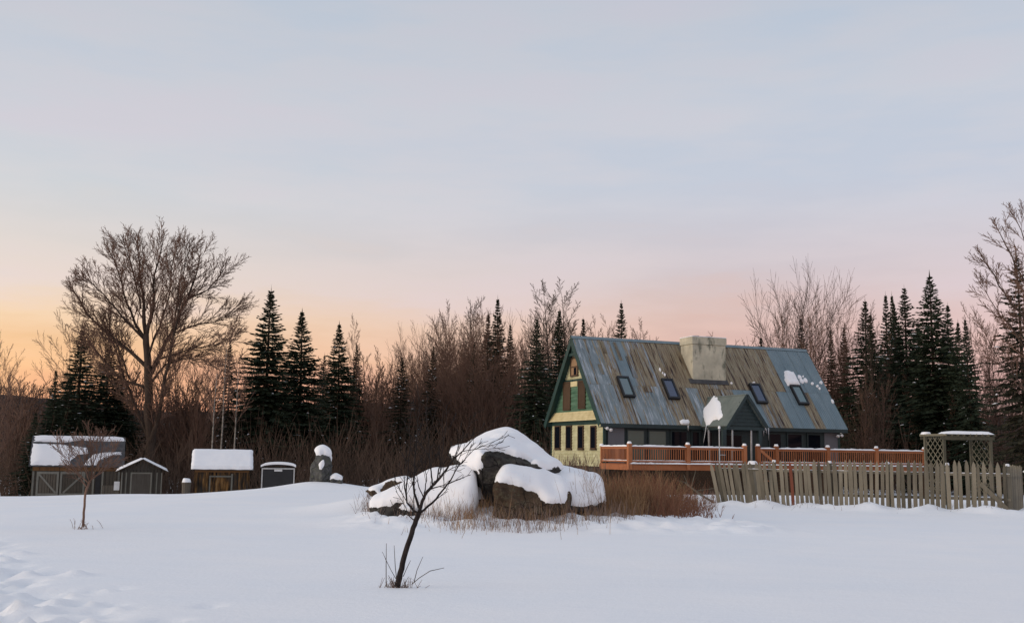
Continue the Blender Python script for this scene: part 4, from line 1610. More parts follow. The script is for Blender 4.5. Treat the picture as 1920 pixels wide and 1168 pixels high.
boulder('largest tilted boulder with a thick snow cap over a dark overhang',
        [(840, 848, 25.2), (846, 858, 25.0), (868, 880, 24.6), (906, 850, 24.0), (900, 892, 24.2), (912, 905, 24.3), (925, 942, 24.5), (1020, 886, 24.5), (1045, 878, 24.9), (1000, 854, 25.6), (984, 828, 26.0), (963, 814, 26.2),
         (915, 819, 26.4), (872, 833, 26.0), (860, 865, 27), (1000, 880, 27.5), (930, 838, 27.8), (1060, 894, 26.5), (930, 960, 25.5), (1040, 930, 26)],
        'rock', bare=[[(906, 846), (932, 845), (985, 860), (1030, 886), (1000, 896), (945, 880), (940, 895), (935, 950), (900, 940), (904, 896), (908, 885)], [(835, 856), (868, 872), (880, 885), (850, 885)]],
        white=[[(838, 830), (905, 846), (907, 885), (905, 893), (885, 888), (868, 874), (845, 858)]], T=.10, seed=1)
boulder('front boulder with sagging snow cap and brown face among dry grass',
        [(938, 886, 23.9), (946, 877, 24.2), (1000, 878, 24.6), (1045, 900, 24.4), (1064, 928, 24.1), (1062, 950, 23.9), (926, 912, 23.7), (925, 965, 23.5), (1000, 972, 23.4), (1045, 962, 23.6), (950, 890, 25.3), (1050, 900, 25.3), (940, 970, 25.2), (1060, 970, 25.2)],
        'rock_brown', bare=[[(915, 908), (936, 903), (958, 905), (975, 916), (1004, 920), (1014, 930), (1026, 944), (1066, 946), (1075, 985), (1000, 990), (912, 990)]],
        white=[[(936, 880), (1050, 890), (1066, 944), (1026, 942), (1014, 928), (1004, 918), (975, 914), (940, 900)]], T=.09, seed=2)
boulder('long left boulder almost buried under smooth sloping snow',
        [(696, 953, 24.5), (700, 948, 24.7), (745, 926, 24.5), (775, 910, 24.4), (815, 891, 24.5), (852, 881, 24.6), (878, 881, 24.5), (888, 893, 24.3), (889, 950, 23.9), (870, 985, 23.8), (790, 988, 23.8), (742, 978, 24.0), (698, 968, 24.3), (800, 900, 26), (880, 895, 26), (770, 925, 26), (888, 960, 26), (715, 950, 25.8), (705, 975, 25.5)],
        'rock', white=[[(690, 935), (745, 915), (800, 870), (892, 860), (894, 995), (782, 995), (776, 944), (742, 940), (690, 953)]], bare=[[(685, 953), (720, 950), (742, 944), (774, 946), (780, 995), (685, 995)]], T=.13, seed=3)
boulder('narrow snow-dusted rock wedged in the gap beneath the tilted boulder',
        [(894, 903, 24.8), (917, 899, 24.8), (921, 945, 24.6), (893, 950, 24.6), (896, 905, 25.8), (918, 902, 25.8), (920, 950, 25.6), (893, 950, 25.6)], 'rock', white=[[(890, 890), (916, 890), (918, 935), (890, 940)]], T=.08, seed=4, voxel=.04)
boulder('jagged dark rock just behind the leaning young tree',
        [(743, 950, 23.8), (756, 938, 24), (772, 944, 23.9), (778, 962, 23.7), (745, 985, 23.6), (768, 985, 23.6), (745, 950, 24.5), (775, 945, 24.6), (770, 985, 24.5), (742, 985, 24.5)], 'rock', T=.07, seed=6, voxel=.04, thr=.72, rough=.12)
boulder('long flat dark rock lying in the snow behind the boulders',
        [(686, 921, 27), (696, 913, 27), (740, 909, 27), (768, 898, 27.2), (775, 905, 27), (742, 921, 26.8), (698, 931, 26.7), (700, 912, 28), (768, 900, 28.2), (740, 935, 27.6), (775, 925, 27.8)], 'rock_brown', T=.05, seed=7, voxel=.045, thr=.8)
boulder('right-hand boulder with sloping snow and dark pocket, nearest the house',
        [(1000, 874, 26.2), (1025, 878, 25.8), (1060, 886, 25.6), (1112, 891, 25.5), (1132, 906, 25.0), (1128, 945, 24.6), (1050, 955, 24.3), (1100, 955, 24.2), (1052, 908, 24.5), (1080, 906, 24.6), (1020, 890, 27), (1120, 900, 27), (1130, 955, 26.5), (1020, 955, 26.5), (1030, 900, 24.9)],
        'rock', bare=[[(1052, 905), (1078, 903), (1104, 922), (1100, 934), (1078, 926), (1062, 914)]], white=[[(990, 868), (1140, 880), (1138, 965), (1040, 965), (1040, 905)]], T=.085, seed=8)

# standing stone
Y = 45.0
sp = [(584, 900, 45), (588, 868, 45), (594, 846, 45.1), (604, 842, 45.1), (615, 848, 45), (618, 868, 44.9), (624, 898, 44.8), (604, 900, 44.5), (602, 862, 44.6), (590, 895, 45.7), (596, 846, 45.5), (614, 850, 45.5), (622, 898, 45.6), (600, 912, 45), (624, 912, 45), (586, 912, 45.2)]
t = boulder('tall narrow standing stone with round snow cap on the crest', sp, 'stone', bare=[[(580, 857), (600, 855), (604, 851), (619, 858), (630, 862), (630, 905), (580, 905)]], white=[[(600, 866), (607, 863), (607, 874), (603, 882), (599, 880)], [(590, 838), (618, 838), (618, 857), (604, 851), (592, 850)]], T=.17, seed=9, voxel=.03, rough=.11, thr=.3, group=None, its=5)
t.name = 'standing_stone'; t['category'] = 'stone'
if 'group' in t:
    del t['group']
boulder('small round snow-topped rock at the right foot of the standing stone', [(622, 900, 44.6), (628, 893, 44.7), (638, 894, 44.7), (642, 904, 44.6), (640, 912, 44.6), (624, 912, 44.6), (626, 895, 45.2), (640, 897, 45.2), (640, 912, 45.2), (624, 912, 45.2)], 'stone', T=.10, seed=10, voxel=.035, group=None)


# ------------------------------------------------------------------ trees
def grow(mbs, p, d, L, r, lvl, P, rg):
    """mbs: mesh builder per level; returns nothing, adds tapered tubes"""
    n = max(2, min(7, int(L / P['seg'][lvl])))
    pts, rad, dirs = [p.copy()], [r], [d.copy()]
    step = L / n
    wob, trop = P['wob'][lvl], P['trop'][lvl]
    q, dd = p.copy(), d.copy()
    tip = P['tip'] if lvl >= P['max'] else P['tip'] * 1.3
    for i in range(n):
        dd = dd + Vector((rg.uniform(-wob, wob), rg.uniform(-wob, wob), rg.uniform(-wob, wob) + trop))
        dd.normalize()
        q = q + dd * step
        t = (i + 1) / n
        pts.append(q.copy()); rad.append(max(tip, lerp(r, tip, t ** P.get('tpow', .8)))); dirs.append(dd.copy())
    mbs[min(lvl, len(mbs) - 1)].tube(pts, rad, (8, 5, 3, 3, 3, 3)[lvl], cap=lvl < 2)
    if lvl < P['max']:
        kids = P['kids'][lvl] * (rg.uniform(.8, 1.2))
        spawn(mbs, pts, rad, dirs, L, lvl, P, rg, kids, P['start'][lvl])


def spawn(mbs, pts, rad, dirs, L, lvl, P, rg, kids, start):
    k = max(1, int(round(kids)))
    az = rg.uniform(0, 6.28)
    n = len(pts) - 1
    for c in range(k):
        t = lerp(start, 1.0, (c + rg.uniform(.1, .9)) / k)
        f = t * n
        i = min(n - 1, int(f))
        q = pts[i].lerp(pts[i + 1], f - i)
        dd = dirs[i + 1]
        az += 2.4 + rg.uniform(-.5, .5)
        s = dd.orthogonal().normalized()
        s = Matrix.Rotation(az, 3, dd) @ s
        a = P['ang'][lvl] * rg.uniform(.7, 1.25)
        nd_ = (dd * math.cos(a) + s * math.sin(a)).normalized()
        LL = L * P['ratio'][lvl] * lerp(1.0, P.get('short', .55), t) * rg.uniform(.7, 1.2)
        rr = min(rad[i] * .75, max(P['tip'], lerp(rad[i], rad[i + 1], f - i) * P.get('rr', .55)))
        if LL > .06:
            grow(mbs, q, nd_, LL, rr, lvl + 1, P, rg)


def tree_variant(H, P, seed, mat, trunk_r):
    rg = random.Random(seed)
    mbs = [MB(), MB()]
    bl = P.get('boles', 1)
    for b in range(bl):
        d = Vector((rg.uniform(-.05, .05), rg.uniform(-.05, .05), 1)) if bl == 1 else Vector((rg.uniform(-.2, .2), rg.uniform(-.2, .2), 1))
        grow(mbs, Vector((rg.uniform(-.2, .2) * (bl > 1), rg.uniform(-.2, .2) * (bl > 1), -.3)), d.normalized(), H, trunk_r, 0, P, rg)
    # level 0 in the trunk, the rest in the crown
    return mbs[0].mesh('trunk', M[mat], True), mbs[1].mesh('crown', M[mat], True), H


P_SLIM = dict(seg=[1.6, .8, .6, .5, .4], wob=[.05, .13, .18, .22], trop=[.02, .06, .05, .03], kids=[26, 10, 7], start=[.22, .2, .15], ang=[.62, .55, .6], ratio=[.34, .42, .42], max=3, tip=.008, short=.35, rr=.5)
P_FAN = dict(seg=[1.4, .8, .6, .5, .4], wob=[.06, .12, .16, .2], trop=[.02, .07, .06, .03], kids=[19, 11, 8], start=[.2, .15, .12], ang=[.58, .5, .55], ratio=[.52, .42, .40], max=3, tip=.008, short=.5, rr=.55)
P_BUSH = dict(seg=[.8, .5, .4, .3], wob=[.12, .16, .2, .2], trop=[.02, .05, .04, .03], kids=[9, 6, 4], start=[.2, .15, .15], ang=[.6, .55, .6], ratio=[.5, .45, .45], max=3, tip=.009, short=.5, rr=.5, boles=4)
P_VASE = dict(seg=[1.2, 1.0, .6, .5, .4], wob=[.05, .09, .15, .2], trop=[.02, .05, .05, .03], kids=[11, 16, 9], start=[.45, .15, .12], ang=[.46, .5, .55], ratio=[2.0, .34, .42], max=3, tip=.0095, short=.85, rr=.6)
BARE = {}
for k in range(3):
    BARE['vase%d' % k] = tree_variant(4.2, P_VASE, 400 + k, ('bark_grey', 'bark_warm', 'bark_warm')[k], .17)
for k in range(4):
    BARE['slim%d' % k] = tree_variant(12, P_SLIM, 100 + k, ('bark_warm', 'bark', 'bark_warm', 'bark_grey')[k], .13)
for k in range(3):
    BARE['fan%d' % k] = tree_variant(12, P_FAN, 200 + k, ('bark_grey', 'bark_warm', 'bark_warm')[k], .17)
for k in range(3):
    BARE['bush%d' % k] = tree_variant(4.5, P_BUSH, 300 + k, ('bark_warm', 'bark', 'bark_warm')[k], .045)


def mesh_top(me):
    return max(v.co.z for v in me.vertices)


TOPS = {k: max(mesh_top(a), mesh_top(b)) for k, (a, b, H) in BARE.items()}
tr_rg = random.Random(42)


LOOK = {'slim': 'thin upright', 'vase': 'bushy-crowned', 'fan': 'loosely spreading', 'bush': 'low many-stemmed'}
ZONES = {
    'bare trees of the brown wood': [(800, 'at the left end of the brown wood'), (850, 'in the left part of the brown wood'), (900, 'in the middle of the brown wood'), (945, 'round the tallest spruce of the brown wood'), (1000, 'in the right part of the brown wood'), (9999, 'at the end of the brown wood touching the house')],
    'low bare trees between the spruces': [(500, 'between the birch stems and the tallest spruce'), (575, 'close round the second spruce'), (640, 'left of the standing stone and the third spruce'), (700, 'just right of the third spruce'), (9999, 'in the gap before the brown wood')],
    'bare trees right of the house': [(1560, 'behind the right end of the roof'), (1640, 'just beyond the right end of the house'), (1700, 'among the narrow spruces right of the house'), (1800, 'below the largest spruce'), (1870, 'right of the largest spruce'), (9999, 'before the pine at the right edge')],
    'bare trees behind the barn': [(70, 'left of the barn'), (160, 'behind the left half of the barn'), (240, 'behind the right half of the barn'), (330, 'behind the small gabled shed'), (9999, 'behind the brown woodshed')],
    'bare trees showing above the house roof': [(1130, 'over the left end of the house ridge'), (1190, 'over the ridge beside the broad spruce top'), (1270, 'over the ridge just left of the chimney'), (9999, 'over the ridge right of the chimney')],
}


def place_tree(kind, name, label, u, vtop, Y, wscale=1.0, group=None, cat='tree', rot=None, lean=0):
    if group in ZONES:
        label = '%s bare tree %s' % (LOOK[kind[:-1]], next(t for lim, t in ZONES[group] if u < lim))
    a, b, H = BARE[kind]
    p = at(u, 860, Y)
    g = gz(p.x, Y, False)
    top = at(u, vtop, Y).z - g
    s = top / TOPS[kind]
    o = thing(name, label, cat, Matrix.Translation((p.x, Y, g)) @ Matrix.Rotation(lean, 4, 'Y') @ Matrix.Rotation(tr_rg.uniform(0, 6.28) if rot is None else rot, 4, 'Z') @ Matrix.Diagonal((s * wscale, s * wscale, s, 1)), group)
    link('trunk', a, o); link('crown', b, o)
    return o


def limb_tree(name, label, limbs, Y, P, seed, mat, cat='tree', kidsper=1.4, depth=.25, base=None, extra=None, tmat=None):
    """tree whose main limbs follow given courses (u, v, radius); each limb leans off the picture plane by its own amount"""
    rg = random.Random(seed)
    b0 = base if base is not None else at(limbs[0][0][0], limbs[0][0][1], Y)
    g = Vector((b0.x, b0.y, gz(b0.x, b0.y)))
    mbs = [MB(), MB()]
    lo = {}
    for li, limb in enumerate(limbs):
        pts, rad = [], []
        side = 0 if li == 0 else rg.uniform(-1, 1)
        u0, v0 = limb[0][0], limb[0][1]
        # start depth: taken from the nearest already built limb point
        y0 = Y
        if li:
            best = min(lo.items(), key=lambda kv: (kv[0][0] - u0) ** 2 + (kv[0][1] - v0) ** 2)
            y0 = best[1]
        run = 0
        for j, (u, v, r) in enumerate(limb):
            if j:
                run += math.hypot(u - limb[j - 1][0], v - limb[j - 1][1]) * Y / F_PX
            yy = y0 + side * run * depth * 2
            lo[(u, v)] = yy
            pts.append(at(u, v, yy) - g); rad.append(r * P.get('rscale', 1.0))
        # resample with a little wander
        P2, R2 = [pts[0]], [rad[0]]
        for j in range(len(pts) - 1):
            n = 3
            for q in range(1, n + 1):
                t = q / n
                w = (pts[j + 1] - pts[j]).length * .035
                P2.append(pts[j].lerp(pts[j + 1], t) + (Vector((rg.uniform(-w, w), rg.uniform(-w, w), rg.uniform(-w, w))) if q < n else Vector()))
                R2.append(lerp(rad[j], rad[j + 1], t))
        ln = sum((P2[k + 1] - P2[k]).length for k in range(len(P2) - 1))
        mbs[0].tube(P2, R2, 9 if li == 0 else 6)
        dirs = [(P2[max(1, k)] - P2[max(1, k) - 1]).normalized() for k in range(len(P2))]
        if li or P.get('trunk_kids'):
            # fine twigs continue the limb
            spawn(mbs, P2, R2, dirs, P['limb_len'] if 'limb_len' in P else ln, 0, P, rg, P['per_m'] * ln if li else P['trunk_kids'], .12 if li else .6)
            d = dirs[-1]
            grow(mbs, P2[-1], d, P['cont'], R2[-1] * .9, 1, P, rg)
    o = thing(name, label, cat, Matrix.Translation(g))
    mbs[0].build('trunk', M[tmat or mat], o, True)
    mbs[1].build('crown', M[mat], o, True)
    if extra:
        extra(o, g)
    return o


# the big spreading tree at the left
P_HERO = dict(seg=[1, .7, .55, .45, .4], wob=[.05, .07, .11, .15, .2], trop=[.02, .055, .05, .03, .02], kids=[0, 9, 6, 0], start=[.2, .15, .12], ang=[.55, .5, .55], ratio=[1, .48, .45], max=3, tip=.011, short=.7, rr=.42, per_m=3.2, cont=.9, limb_len=2.2)


def cr3(a, b, r):
    return a / 2.654, 400 + b / 2.654, r


HERO = [[(279, 905, .34), cr3(740, 1000, .30), cr3(740, 850, .27), cr3(735, 700, .24), cr3(725, 560, .20)],
        [cr3(725, 560, .15), cr3(715, 400, .10), cr3(690, 250, .06), cr3(680, 110, .03)],
        [cr3(728, 570, .15), cr3(765, 420, .10), cr3(770, 250, .06), cr3(810, 100, .03)],
        [cr3(745, 780, .17), cr3(830, 600, .12), cr3(900, 470, .10), cr3(960, 330, .07), cr3(1010, 150, .03)],
        [cr3(940, 380, .06), cr3(1050, 330, .04), cr3(1130, 230, .025)],
        [cr3(735, 740, .15), cr3(600, 620, .11), cr3(500, 540, .08), cr3(420, 460, .06), cr3(350, 340, .03)],
        [cr3(728, 640, .12), cr3(650, 450, .08), cr3(600, 300, .06), cr3(540, 140, .03)],
        [cr3(728, 600, .10), cr3(600, 470, .07), cr3(500, 350, .045), cr3(420, 280, .03)],
        [cr3(850, 565, .08), cr3(1000, 510, .05), cr3(1110, 490, .03), cr3(1190, 430, .02)],
        [cr3(800, 690, .08), cr3(950, 640, .05), cr3(1080, 625, .03), cr3(1170, 580, .02)],
        [cr3(738, 850, .12), cr3(600, 800, .08), cr3(500, 690, .06), cr3(420, 580, .03)],
        [cr3(735, 690, .09), cr3(800, 520, .06), cr3(850, 350, .045), cr3(880, 130, .025)],
        [cr3(640, 800, .05), cr3(600, 680, .04), cr3(540, 560, .03)],
        [cr3(700, 430, .06), cr3(660, 250, .04), cr3(620, 120, .025)],
        [cr3(870, 520, .06), cr3(900, 300, .04), cr3(950, 130, .025)],
        [(279, 838, .17), (299, 770, .14), (311, 695, .11), (328, 615, .07), (344, 540, .03)],
        [(279, 820, .12), (255, 760, .09), (232, 705, .07), (212, 640, .04), (200, 585, .025)],
        [cr3(738, 830, .09), cr3(830, 720, .06), cr3(940, 690, .04), cr3(1050, 700, .02)]]
HERO = [[(279 + (u - 279) * .95, 905 - (905 - v) * .95, r) for (u, v, r) in L_] for L_ in HERO]
limb_tree('maple_tree', 'great bare spreading tree towering behind the sheds at the left', HERO, 72.0, P_HERO, 5, 'bark_warm', tmat='bark')

# leaning young tree in the foreground


def base_twigs(o, g):
    rg = random.Random(2)
    m = MB()
    for (pts) in (((724, 1100, 13.0), (724, 1050, 13.0), (724.5, 1018, 13.0)), ((742, 1084, 13.0), (733, 1068, 12.9), (724, 1050, 12.8), (717, 1034, 12.8)), ((744, 1090, 13), (741, 1060, 13.1), (739, 1022, 13.2)), ((738, 1096, 13), (728, 1078, 13)),
                  ((772, 1095, 13), (786, 1083, 12.9), (806, 1070, 12.8), (833, 1064, 12.8)), ((776, 1092, 13.2), (782, 1068, 13.3), (793, 1043, 13.4)), ((756, 1080, 13.1), (764, 1062, 13.2), (770, 1050, 13.2)),
                  ((815, 1105.5, 13), (828, 1105.5, 13))):
        q = [at(*p) - g for p in pts]
        m.tube(q, [.0055] + [.0045] * (len(q) - 2) + [.0028], 4)
    m.build('sucker_shoots', M['bark_grey'], o)
    m = MB()
    for k in range(70):
        u = rg.gauss(748, 16); v = 1096 + rg.uniform(-6, 8)
        a = at(u, v, 13.0); a.z = gz(a.x, a.y) ; a -= g
        b = a + Vector((rg.uniform(-.09, .09), rg.uniform(-.05, .05), rg.uniform(.02, .13)))
        m.tube([a - Vector((0, 0, .02)), b], [.004, .002], 3)
    m.build('weeds', M['grass_grey'], o)


P_APPLE = dict(rscale=.76, seg=[.3, .16, .12, .1], wob=[.06, .14, .18, .2], trop=[.0, .05, .05, .03], kids=[0, 4, 3], start=[.2, .2, .2], ang=[.6, .55, .55], ratio=[1, .5, .5], max=3, tip=.0024, short=.7, rr=.45, per_m=5.8, cont=.28, limb_len=.36)
APPLE = [[(745, 1100, .050), (750, 1075, .046), (757, 1046, .043), (769, 1009, .041), (778, 982, .040), (786, 960, .040)],
         [(785, 962, .022), (775, 957, .018), (763, 942, .014), (762, 912, .012), (765, 878, .010), (770, 836, .008), (768, 795, .005)],
         [(788, 955, .022), (777, 925, .017), (777, 885, .014), (780, 842, .011), (783, 800, .008), (786, 765, .005)],
         [(786, 960, .034), (790, 946, .030), (797, 927, .027), (811, 910, .023), (822, 899, .021), (837, 880, .017), (850, 861, .013), (867, 846, .010), (884, 826, .008), (902, 812, .005)],
         [(786, 962, .022), (811, 942, .019), (830, 919, .015), (845, 900, .012), (858, 876, .009), (874, 858, .006)],
         [(811, 910, .015), (809, 893, .013), (805, 863, .010), (803, 820, .007), (800, 785, .004)],
         [(820, 900, .014), (822, 882, .011), (830, 842, .008), (836, 802, .005)],
         [(794, 932, .010), (785, 912, .008), (783, 900, .006)],
         [(795, 925, .010), (800, 900, .008), (797, 880, .006), (799, 860, .004)],
         [(850, 861, .009), (858, 842, .007), (862, 825, .005), (872, 812, .003)],
         [(867, 846, .008), (890, 842, .006), (915, 832, .004)],
         [(763, 940, .007), (758, 915, .006), (759, 885, .004)],
         [(777, 975, .010), (768, 968, .008), (764, 958, .006)]]
limb_tree('young_tree', 'leaning dark young tree in the foreground snow before the boulders', APPLE, 13.0, P_APPLE, 8, 'apple_bark', depth=.18, extra=base_twigs)

# small round-headed tree at the left


def sap_twigs(o, g):
    rg = random.Random(6)
    m = MB()
    for k in range(26):
        a = Vector((rg.gauss(0, .10), rg.gauss(0, .10), -.02))
        b = a + Vector((rg.uniform(-.16, .16), rg.uniform(-.1, .1), rg.uniform(.03, .24)))
        m.tube([a, a.lerp(b, .5) + Vector((0, 0, .03)), b], [.005, .005, .003], 3)
    m.build('weeds', M['grass_grey'], o)


P_SAP = dict(rscale=.78, seg=[.3, .2, .15, .1], wob=[.06, .10, .14, .2], trop=[.0, .035, .03, .03], kids=[0, 6, 4], start=[.2, .15, .15], ang=[.55, .5, .5], ratio=[1, .55, .5], max=3, tip=.0032, short=.75, rr=.45, per_m=8.0, cont=.22, limb_len=.42)
SAP = [[(156, 987, .032), (157, 960, .030), (160, 925, .029), (164, 912, .030), (170, 899, .026)],
       [(163, 914, .02), (152, 898, .015), (138, 878, .010), (122, 858, .006), (108, 846, .004)],
       [(168, 902, .02), (160, 880, .015), (150, 855, .010), (140, 832, .006)],
       [(170, 899, .02), (172, 870, .015), (170, 840, .010), (168, 812, .005)],
       [(170, 899, .02), (182, 878, .014), (190, 850, .010), (193, 822, .005)],
       [(170, 900, .02), (190, 886, .014), (206, 868, .010), (216, 846, .005)],
       [(166, 906, .016), (150, 890, .012), (132, 868, .007), (118, 840, .004)],
       [(172, 890, .014), (178, 860, .010), (182, 832, .006)],
       [(168, 895, .014), (158, 865, .010), (156, 835, .006)],
       [(175, 893, .013), (198, 880, .009), (214, 872, .005)]]
limb_tree('young_tree', 'small round-headed bare tree standing in the snow before the barn', SAP, 22.0, P_SAP, 9, 'bark_warm', depth=.3, extra=sap_twigs)

# bare tree leaning in from the right edge
P_EDGE = dict(rscale=.68, seg=[1, .6, .5, .4, .4], wob=[.05, .09, .13, .2, .2], trop=[.02, .03, .03, .02, .02], kids=[0, 8, 5, 0], start=[.2, .15, .12], ang=[.5, .45, .5], ratio=[1, .5, .45], max=3, tip=.009, short=.7, rr=.42, per_m=1.9, cont=.9, limb_len=1.6)
EDGE = [[(1962, 905, .24), (1958, 760, .20), (1955, 640, .16), (1950, 540, .12)],
        [(1950, 540, .10), (1945, 470, .07), (1935, 410, .03)],
        [(1955, 640, .11), (1925, 560, .08), (1890, 500, .055), (1862, 440, .03)],
        [(1956, 690, .11), (1915, 610, .07), (1870, 550, .05), (1838, 500, .03)],
        [(1952, 600, .09), (1930, 520, .06), (1910, 460, .04), (1895, 420, .025)],
        [(1957, 730, .09), (1900, 640, .06), (1860, 590, .04), (1834, 545, .02)],
        [(1953, 580, .08), (1985, 500, .06), (2000, 430, .03)],
        [(1957, 780, .07), (1900, 720, .05), (1860, 680, .03), (1840, 640, .02)]]
limb_tree('maple_tree', 'tall bare tree reaching in over the right edge of the picture', [[(u + 14, v, r) for (u, v, r) in L_] for L_ in EDGE], 50.0, P_EDGE, 15, 'bark_warm', tmat='bark')


# ------------------------------------------------------------------ spruces
def spruce_variant(seed, spread, dens=1.0, ragged=.25, mat='needle'):
    rg = random.Random(seed)
    H = 14.0
    tk, cr, sn = MB(), MB(), MB()
    tk.tube([Vector((0, 0, -.4)), Vector((.02, 0, H * .4)), Vector((0, .02, H * .8)), Vector((0, 0, H))], [.19, .12, .05, .012], 7)
    z = H * .07
    RM = H * spread
    while z < H * .992:
        f = z / H
        nb = max(5, int((11 if f < .8 else 8) * dens))
        a0 = rg.uniform(0, 6.28)
        for b in range(nb):
            az = a0 + 6.283 * b / nb + rg.uniform(-.3, .3)
            prof = min((1 - f) * 1.12, .62 + .12 * (1 - f))
            L = RM * prof * rg.uniform(1 - ragged * 1.5, 1 + ragged * .6) + .04
            if f < .3 and rg.random() < .25:
                L *= .55
            d0 = lerp(-.22, .65, f ** 3) + rg.uniform(-.1, .1)     # start inclination
            out = Vector((math.cos(az), math.sin(az), 0))
            side = Vector((-out.y, out.x, 0))
            n = 4
            pts = []
            p = Vector((0, 0, z + rg.uniform(-.08, .08)))
            ang = d0
            pts.append(p.copy())
            for k in range(n):
                ang += (-.10 if k < 2 else .14) * (1 - f)
                p = p + (out * math.cos(ang) + Vector((0, 0, math.sin(ang)))) * (L / n)
                pts.append(p.copy())
            tk.tube([pts[0], pts[2]], [max(.008, .022 * (1 - f)), .006], 3, cap=False)
            # sprays of needles
            m = max(4, int(L / .15 * dens))
            for k in range(m):
                t = (k + .6) / m
                i = min(n - 1, int(t * n))
                q = pts[i].lerp(pts[i + 1], t * n - i)
                dd = (pts[i + 1] - pts[i]).normalized()
                ln = (.07 + .22 * min(1, L) + .14 * L * (1 - t)) * rg.uniform(.7, 1.3)
                ln = min(ln, .9)
                for s in (-1, 1):
                    v = (dd * rg.uniform(.55, .95) + side * s * rg.uniform(.55, .9) + Vector((0, 0, rg.uniform(-.38, .12)))).normalized()
                    tip_ = q + v * ln
                    wv = dd.cross(v)
                    wd = (dd * .5 + Vector((rg.uniform(-.3, .3), rg.uniform(-.3, .3), rg.uniform(-.9, .9)))).normalized() * (.04 + .085 * ln)
                    mid = q + v * ln * .45
                    cr.quad(q, mid - wd, tip_, mid + wd)
            # tip tuft
            dd = (pts[-1] - pts[-2]).normalized()
            wd = side * .04
            cr.quad(pts[-2], pts[-2].lerp(pts[-1], .5) - wd, pts[-1] + dd * .12, pts[-2].lerp(pts[-1], .5) + wd)
            # lumps of snow left on some boughs
            if rg.random() < .10 and .1 < f < .85:
                t = rg.uniform(.35, .8); i = min(n - 1, int(t * n))
                q = pts[i].lerp(pts[i + 1], t * n - i) + Vector((0, 0, .05))
                a, b_ = rg.uniform(.10, .26), rg.uniform(.05, .09)
                dd = (pts[i + 1] - pts[i]).normalized() * a
                sd = side * b_
                c = q + Vector((0, 0, .06))
                for (e, g_) in ((dd, sd), (sd, -dd), (-dd, -sd), (-sd, dd)):
                    sn.tri(q + e, q + g_, c)
        z += H * lerp(.021, .014, f) * rg.uniform(.8, 1.2) / dens ** .5
    # leader
    cr.quad(Vector((0, 0, H - .5)), Vector((.05, 0, H - .25)), Vector((0, 0, H + .35)), Vector((-.05, 0, H - .25)))
    return tk.mesh('trunk', M['bark'], True), cr.mesh('crown', M[mat]), sn.mesh('bough_snow', M['snow'])


SPR = [spruce_variant(1, .235), spruce_variant(2, .22), spruce_variant(3, .19), spruce_variant(4, .145), spruce_variant(5, .23, .75, .4, 'needle_b'), spruce_variant(6, .21, .9, .38), spruce_variant(7, .165, .9, .32, 'needle_b')]


def spruce(kind, label, u, vtop, Y, w=1.0, group=None, name='spruce_tree', lean=None):
    lean = tr_rg.uniform(-.025, .025) if lean is None else lean
    p = at(u, 860, Y)
    g = gz(p.x, Y, False)
    s = (at(u, vtop, Y).z - g) / 14.3
    kind = {1: tr_rg.choice((1, 5)), 3: tr_rg.choice((3, 3, 6)), 2: tr_rg.choice((2, 5))}.get(kind, kind)
    tk, cr, sn = SPR[kind]
    o = thing(name, label, 'spruce tree', Matrix.Translation((p.x, Y, g)) @ Matrix.Rotation(lean, 4, 'Y') @ Matrix.Rotation(tr_rg.uniform(0, 6.28), 4, 'Z') @ Matrix.Diagonal((s * w, s * w, s, 1)), group)
    link('trunk', tk, o); link('crown', cr, o); link('bough_snow', sn, o, 'stuff')
    return o


spruce(0, 'tallest spruce beside the great bare tree', 492, 532, 80, 1.22)
spruce(1, 'second spruce right of the tallest, dense to the ground', 562, 577, 82, 1.3)
spruce(1, 'third spruce in the row, shorter, above the standing stone', 635, 601, 86, 1.15)
spruce(4, 'thin open spruce at the right edge of the great bare tree', 428, 630, 78, .85)
spruce(4, 'lone low spruce in the gap left of the brown wood', 748, 664, 84, 1.0)
spruce(2, 'small dark spruce at the far left beside the barn', 98, 690, 70, 1.0)
spruce(1, 'broad dark evergreen rising behind the barn roof', 140, 612, 76, 1.6)
spruce(0, 'ragged evergreen below the great tree, right of the barn', 190, 640, 79, 1.5)
spruce(0, 'low wide evergreen left of the barn roof ridge', 118, 702, 73, 1.5)
spruce(0, 'low wide evergreen under the great tree trunk', 222, 705, 81, 1.5)
spruce(5, 'smallest evergreen near the left edge of the picture', 58, 770, 68, 1.4)
G2 = 'spruces in the brown wood left of the house'
spruce(3, 'tallest pointed spruce in the brown wood left of the house', 931, 552, 92, 1.0, G2)
for (u, v, Y, k, w) in ((908, 582, 94, 3, 1.0), (957, 602, 92, 3, .9), (806, 642, 88, 4, .7), (598, 660, 95, 4, .9), (668, 640, 92, 4, .8), (880, 640, 90, 2, .8)):
    spruce(k, 'lesser spruce half lost among bare trees of the brown wood', u, v, Y, w, G2)
spruce(2, 'dark spruce just left of the house gable, behind the boulders', 1000, 592, 76, 1.15, G2)
spruce(3, 'slender spruce touching the left eave of the house', 1048, 575, 80, 1.1, G2)
spruce(3, 'small spruce tip over the left end of the house ridge', 1099, 590, 92, .95)
spruce(2, 'broader spruce top above the ridge between gable and chimney', 1166, 562, 90, .95)
spruce(3, 'tiny spruce tip over the ridge right of the chimney', 1431, 627, 88, 1.0)
G3 = 'spruces right of the house'
spruce(3, 'slim spruce before the twin bare trees at the right end of the ridge', 1513, 590, 84, 1.0, G3)
spruce(0, 'largest spruce at the right, with broad boughs above the arbor', 1757, 506, 70, 1.18, G3)
spruce(2, 'full spruce just beyond the right end of the house', 1626, 558, 78, 1.2, G3)
spruce(2, 'thick spruce with twin tops left of the largest one', 1706, 533, 80, 1.2, G3)
